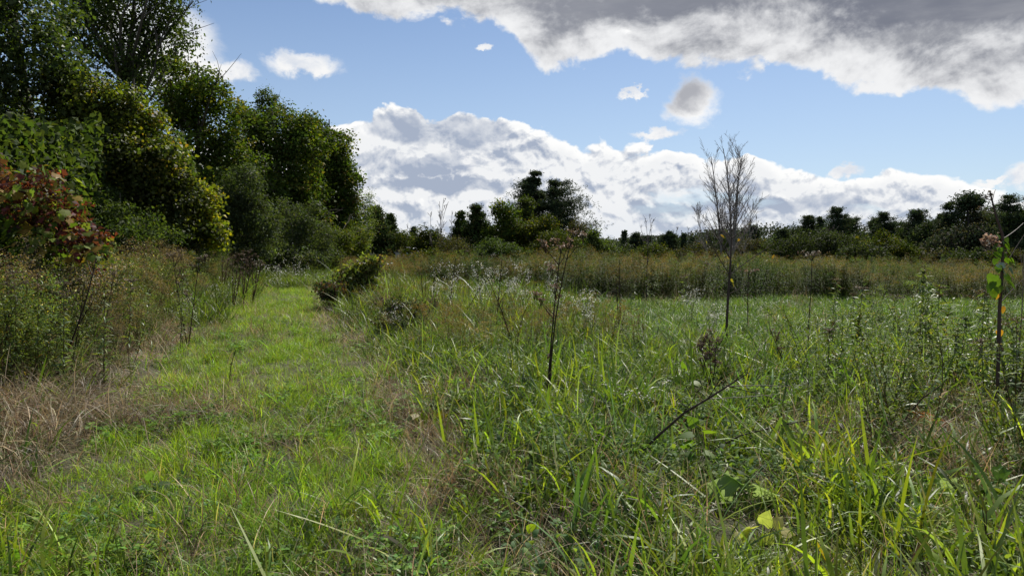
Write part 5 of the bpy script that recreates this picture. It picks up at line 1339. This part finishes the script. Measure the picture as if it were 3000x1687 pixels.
        for _ in range(3):
            m = MB(); k = rng.integers(1, len(pts_) - 1); s = q(*pts_[k]) + [0, 0, .03]; tube(m, bez(s, s + rng.normal(size=3) * [.12, .1, .06] + [0, 0, .05], (0, 0, .01), 4), [.003, .0025, .002, .0015], (0.07, 0.045, 0.035), 3); m.obj('side_twig', M_DRY, e)
    # asters
    A('airy white aster cloud left of the forked stalk', (1130, 775), (1112, 678), 15.5, 201, 0.75, 420)
    A('white aster cluster above the crossing of two stalks', (1220, 790), (1208, 672), 14.5, 202, 0.62, 420)
    A('largest white aster head, centre of the picture', (1290, 790), (1285, 672), 13.5, 203, 0.72, 560)
    A('small white aster behind the twin stemmed dead weed', (1395, 780), (1378, 672), 15, 204, 0.45, 200)
    A('white aster to the right, low beside the green field', (1478, 850), (1482, 752), 11, 205, 0.42, 300)
    A('white aster standing on the field right of the far stalk', (1735, 800), (1738, 738), 14, 206, 0.5, 260)
    A('white aster just left of the black sapling', (1790, 850), (1792, 775), 11.5, 207, 0.42, 260)
    A('low spray of white asters under the leaning stalk', (1665, 1075), (1650, 1012), 6.2, 208, 0.55, 420)
    A('white asters on the dark mound by the path', (1010, 845), (1000, 790), 12.2, 209, 0.5, 260)
    A('far white asters beyond the end of the path, left pair', (700, 700), (690, 668), 26, 210, 1.2, 160)
    A('far white asters beyond the end of the path, right pair', (760, 690), (738, 662), 30, 211, 1.2, 160)
    A('thin white aster in front of the twin stemmed weed', (1420, 860), (1400, 720), 11.5, 212, 0.5, 200)
    A('faint white asters low on the left bank near the path', (480, 760), (470, 738), 13, 213, 0.6, 120)
    A('white aster tufts at the brown reedy weeds', (555, 740), (548, 716), 17, 214, 0.7, 120)
    # dark mound, viny bush near the path
    leafy_tree('aster_mound', 'dark shaggy mound of weeds right of the path bend', 'plant', [L(1000, 800, 12.6, 42, 45), L(1045, 790, 12.8, 28, 32), L(975, 820, 12.6, 25, 30)], 4200, (0.06, 0.02), ((3, (0.04, 0.055, 0.03)), (2, (0.07, 0.05, 0.04)), (1, (0.09, 0.11, 0.06))), 220, 0.01, 4, per=7, part='foliage', split=40, zmin=0.02)
    leafy_tree('viny_bush', 'yellowing leafy vine bush at the right of the path bend', 'shrub', [L(880, 700, 20, 40, 24), L(925, 675, 20, 30, 20), L(850, 720, 19.5, 30, 16), L(905, 725, 20, 45, 20), L(945, 655, 20, 16, 12)], 4200, (0.10, 0.08), ((4, (0.11, 0.135, 0.04)), (1.5, (0.16, 0.15, 0.04)), (1, (0.13, 0.09, 0.055)), (2, (0.08, 0.10, 0.035))), 221, 0.02, 5, per=6, part='foliage', mat=M_VINE, split=40, size=0.45, zmin=0.02, cl=0.2, shell=0.3)
    leafy_tree('viny_bush', 'small reddish brown bush left of the yellowing vine bush', 'shrub', [L(838, 735, 18.5, 26, 16), L(815, 725, 18.8, 20, 10)], 1300, (0.08, 0.05), ((2, (0.09, 0.05, 0.042)), (2, (0.05, 0.07, 0.03))), 222, 0.01, 4, per=6, part='foliage', zmin=0.02, cl=0.1)
    leafy_tree('brown_weed_clump', 'rusty brown ferny weed right of the yellowing vine bush', 'plant', [L(1090, 760, 15, 20, 14), L(960, 760, 16, 28, 16)], 1600, (0.05, 0.02), BROWN, 223, 0.006, 4, per=6, part='foliage', zmin=0.02, cl=0.14, mat=M_DRY)
    # goldenrods
    for i, (lab, bs, tp, nl, pl, ps) in enumerate((
        ('goldenrod with pale yellow top left of the right hand group', (2098, 850), (2102, 695), 26, GOLD, 1.0), ('tall leafy goldenrod with brown top beside the pale yellow one', (2168, 905), (2172, 715), 34, BROWN, 1.0),
        ('goldenrod with reddish tuft behind two leafy ones', (2246, 850), (2252, 738), 24, BROWN, 1.0), ('tallest big leaved goldenrod of the right hand group, tip glowing green', (2312, 935), (2326, 665), 46, WG, 0.4),
        ('leafy goldenrod touching the tallest one on its right', (2355, 930), (2366, 705), 36, GOLD, 0.7), ('short leafy goldenrod before the pale yellow topped one', (2082, 965), (2086, 825), 30, BROWN, 0.7),
        ('slender goldenrod leaning right beyond the tallest one', (2380, 985), (2412, 820), 26, WG, 0.4), ('goldenrod with rusty plume left of the vine wound stalk', (2455, 985), (2478, 728), 40, GOLD, 1.5),
        ('low silvery goldenrod at the feet of the right hand group', (2200, 985), (2192, 880), 22, WG, 0.0), ('green goldenrod between the tallest one and the vine wound stalk', (2425, 965), (2432, 790), 32, WG, 0.5),
        ('goldenrod with orange plume at the right edge', (2560, 1030), (2558, 790), 34, GOLD, 1.4), ('withered topped goldenrod close to the vine wound stalk', (2478, 1030), (2470, 850), 30, BROWN, 0.9),
        ('thin goldenrod on the left fringe of the right hand group', (2145, 830), (2150, 735), 18, GOLD, 0.7), ('low bushy goldenrod in front of the tallest one', (2300, 1010), (2290, 890), 28, WG, 0.3),
        ('dark leaved goldenrod right of the vine wound stalk', (2535, 1010), (2545, 850), 30, WG, 0.5), ('short green goldenrod left of the flat headed stalk', (1950, 900), (1955, 845), 14, WG, 0.4),
        ('feathery brown topped goldenrod before the belt near the sapling', (1720, 775), (1722, 690), 16, BROWN, 1.2), ('feathery goldenrod in the field left of the far stalk', (1600, 775), (1592, 712), 16, WG, 0.8))):
        G(lab, bs, tp, 240 + i, nl, pl, 1.35 + 0.4 * (i in (3, 4, 1)), ps, withered=4 if bs[1] > 840 else 2)
    for i, (lab, x, yt, Y) in enumerate((('leafy goldenrod at the far left edge, lower left of the red vine', 30, 665, 6.6), ('leafy goldenrod right of the far left one', 95, 672, 6.8), ('goldenrod with brown top in front of the red vine', 160, 690, 6.9),
                                         ('yellowing goldenrod right below the red vine', 262, 700, 7.4), ('green goldenrod on the left bank below the dark understorey', 330, 690, 9.0), ('tall green leaved plant over the left bank beside the brown seed head', 462, 655, 11.0))):
        G(lab, (x - 8, 900), (x, yt), 280 + i, 34, (BROWN, GOLD)[i % 2], 1.0, 0.9, Y=Y, group='goldenrods on the left bank')
    # leafy seedlings and single broad leaves in the foreground
    def rosette(name, label, base, specs, mats, seed, stemh=0.0, cat='plant'):
        r = R(seed); b = ground(*base); e = empty(name, b, label, cat)
        Yb = b[1]
        st = MB(); any_ = False
        for (x, y, size, ci, dx, dz, hang) in specs:
            c = at(x, y, Yb - 0.02) - b + [0, 0, 0.0]
            c = np.array([c[0], c[1], max(c[2], 0.05)])
            tube(st, bez((0, 0, 0), c, (0, 0, 0.01), 5), 0.0022, (0.09, 0.12, 0.04), 4); any_ = True
            put_leaf(mats[ci], e, c, np.array([dx, -0.35, dz]), r, size, hang)
        if any_: st.obj('stem', M_DRY, e)
    g1 = [heart_leaf(0.10, c, R(5), False) for c in ((0.12, 0.19, 0.025), (0.09, 0.15, 0.03), (0.14, 0.20, 0.025))]
    rosette('seedling', 'bright lime green seedling with paired leaves below the leaning stalk', (1757, 1175), [(1757, 1065, .8, 2, .3, .8, -.2), (1750, 1068, .8, 0, -.7, .5, 0), (1770, 1085, .9, 2, .9, .3, 0), (1742, 1090, 1., 1, -1, .2, .1), (1776, 1110, 1., 2, 1, .1, .2), (1738, 1116, 1., 0, -1, .1, .2), (1772, 1135, .9, 0, .8, 0, .4), (1744, 1140, .9, 1, -.8, 0, .4)], g1, 6)
    rosette('seedling', 'lime green leafy seedling above the middle of the leaning stalk', (1728, 1010), [(1722, 925, .8, 0, -.5, .8, -.2), (1738, 930, .9, 2, .6, .7, -.2), (1715, 955, 1., 0, -1, .3, .1), (1745, 958, 1., 2, 1, .3, .1), (1728, 945, .8, 2, .1, 1, -.3), (1722, 975, .9, 1, -.6, .1, .3)], g1, 7)
    g2 = [heart_leaf(0.16, c, R(8), True) for c in ((0.15, 0.20, 0.02), (0.20, 0.17, 0.02), (0.16, 0.22, 0.12))]
    rosette('mallow_plant', 'round lobed yellow green leaves over a small hollow at the path edge', (1088, 1082), [(1072, 1062, .8, 0, -.5, .7, -.1), (1092, 1068, .9, 0, .5, .7, -.1), (1058, 1052, .7, 1, -.8, .5, 0), (1102, 1052, .7, 1, .9, .4, 0), (1045, 1048, .6, 2, -1, .2, .2), (1075, 1045, .7, 2, 0, .9, -.2)], g2, 8)
    g3 = [heart_leaf(0.11, c, R(9), False) for c in ((0.42, 0.40, 0.16), (0.50, 0.44, 0.20), (0.36, 0.38, 0.14))]
    rosette('faded_leaf_spray', 'spray of pale cream yellow leaves in the lower right foreground', (1925, 1362), [(1900, 1325, .75, 0, -.6, .5, 0), (1922, 1318, .75, 2, 0, .9, 0), (1945, 1325, .7, 1, .8, .5, 0), (1965, 1335, .7, 1, 1, .2, .2), (1885, 1342, .8, 2, -1, .1, .2), (1928, 1348, .7, 2, .1, -.2, .9), (1950, 1345, .6, 0, .6, -.2, .6), (1868, 1345, .7, 0, -1, .1, .3)], g3, 9)
    g4 = [heart_leaf(0.12, (0.5, 0.34, 0.02), R(10), False)]
    rosette('yellow_leaf', 'single bright yellow leaf spotted dark at the bottom right', (2075, 1415), [(2068, 1392, .85, 0, -.1, .9, -.4)], g4, 10)
    g5 = [heart_leaf(0.15, c, R(11), True) for c in ((0.22, 0.27, 0.22), (0.10, 0.17, 0.05))]
    rosette('mugwort_plant', 'grey green jagged leaves at the right edge of the foreground', (2420, 1265), [(2400, 1240, .9, 0, -.8, .4, 0), (2440, 1238, .9, 0, .8, .4, 0), (2425, 1262, .9, 0, .2, .1, .4), (2480, 1220, .8, 1, .9, .3, .2), (2500, 1195, .7, 1, .7, .6, .1), (2530, 1230, .8, 1, 1, .2, .2)], g5, 11)
    rosette('burdock_plant', 'broad grey green leaf pair lying in the grass left of the pale cream leaves', (1870, 1262), [(1845, 1240, 1.3, 0, -.9, .3, .1), (1885, 1235, 1.3, 0, .8, .4, .1), (1860, 1215, 1.1, 1, -.2, .9, 0)], g5, 12)
    rosette('dock_plant', 'upright yellow green dock leaf near the bottom middle', (1336, 1372), [(1332, 1340, .9, 0, -.1, 1., -.8), (1342, 1345, .8, 1, .3, 1., -.6)], [lance_mesh(0.16, 0.06, (0.17, 0.22, 0.02), R(12), 'leaf', M_VINE), lance_mesh(0.14, 0.05, (0.11, 0.17, 0.03), R(12), 'leaf', M_VINE)], 13)
    rosette('ground_ivy', 'grey green round leaves by the lower left of the path', (395, 1240), [(355, 1210, .6, 1, -.8, .3, .1), (378, 1205, .6, 0, .2, .9, 0), (400, 1222, .6, 1, .8, .4, .1), (372, 1228, .6, 1, -.3, .1, .3), (425, 1225, .5, 0, .9, .2, .2)], [heart_leaf(0.12, c, R(14), False) for c in ((0.12, 0.19, 0.05), (0.17, 0.23, 0.13))], 14)
    rosette('curled_leaf', 'brown curled dead leaf hanging in the broad grass', (1418, 985), [(1410, 952, .7, 0, -.3, .5, 1.2), (1420, 962, .6, 0, .3, -.2, 1.4)], [lance_mesh(0.12, 0.05, (0.11, 0.055, 0.04), R(15), 'leaf', M_DRY)], 15)
    # orange frond
    fr = [lance_mesh(0.13, 0.014, c, R(16), 'leaflet', M_DRY) for c in ((0.48, 0.20, 0.05), (0.50, 0.32, 0.07), (0.42, 0.14, 0.08))]
    r = R(17); b = ground(2372, 1090); e = empty('orange_frond', b, 'orange and yellow feathery frond low at the right', 'plant'); Yb = b[1]
    p = bez(at(2390, 1066, Yb) - b, at(2312, 1040, Yb) - b, (0, 0, .02), 9); m = MB(); tube(m, bez((0, 0, 0), p[0], (0.02, 0, 0), 5), .003, (0.2, 0.1, 0.05), 4); tube(m, p, .0025, (0.3, 0.14, 0.05), 4); m.obj('stem', M_DRY, e)
    for k in range(1, 9):
        for sg in (-1, 1): put_leaf(fr[r.integers(0, 3)], e, p[k], np.array([-1.2, sg * 0.3, sg * 0.35]), r, r.uniform(.6, 1), 0.0, 'leaflet')
build_single_plants()
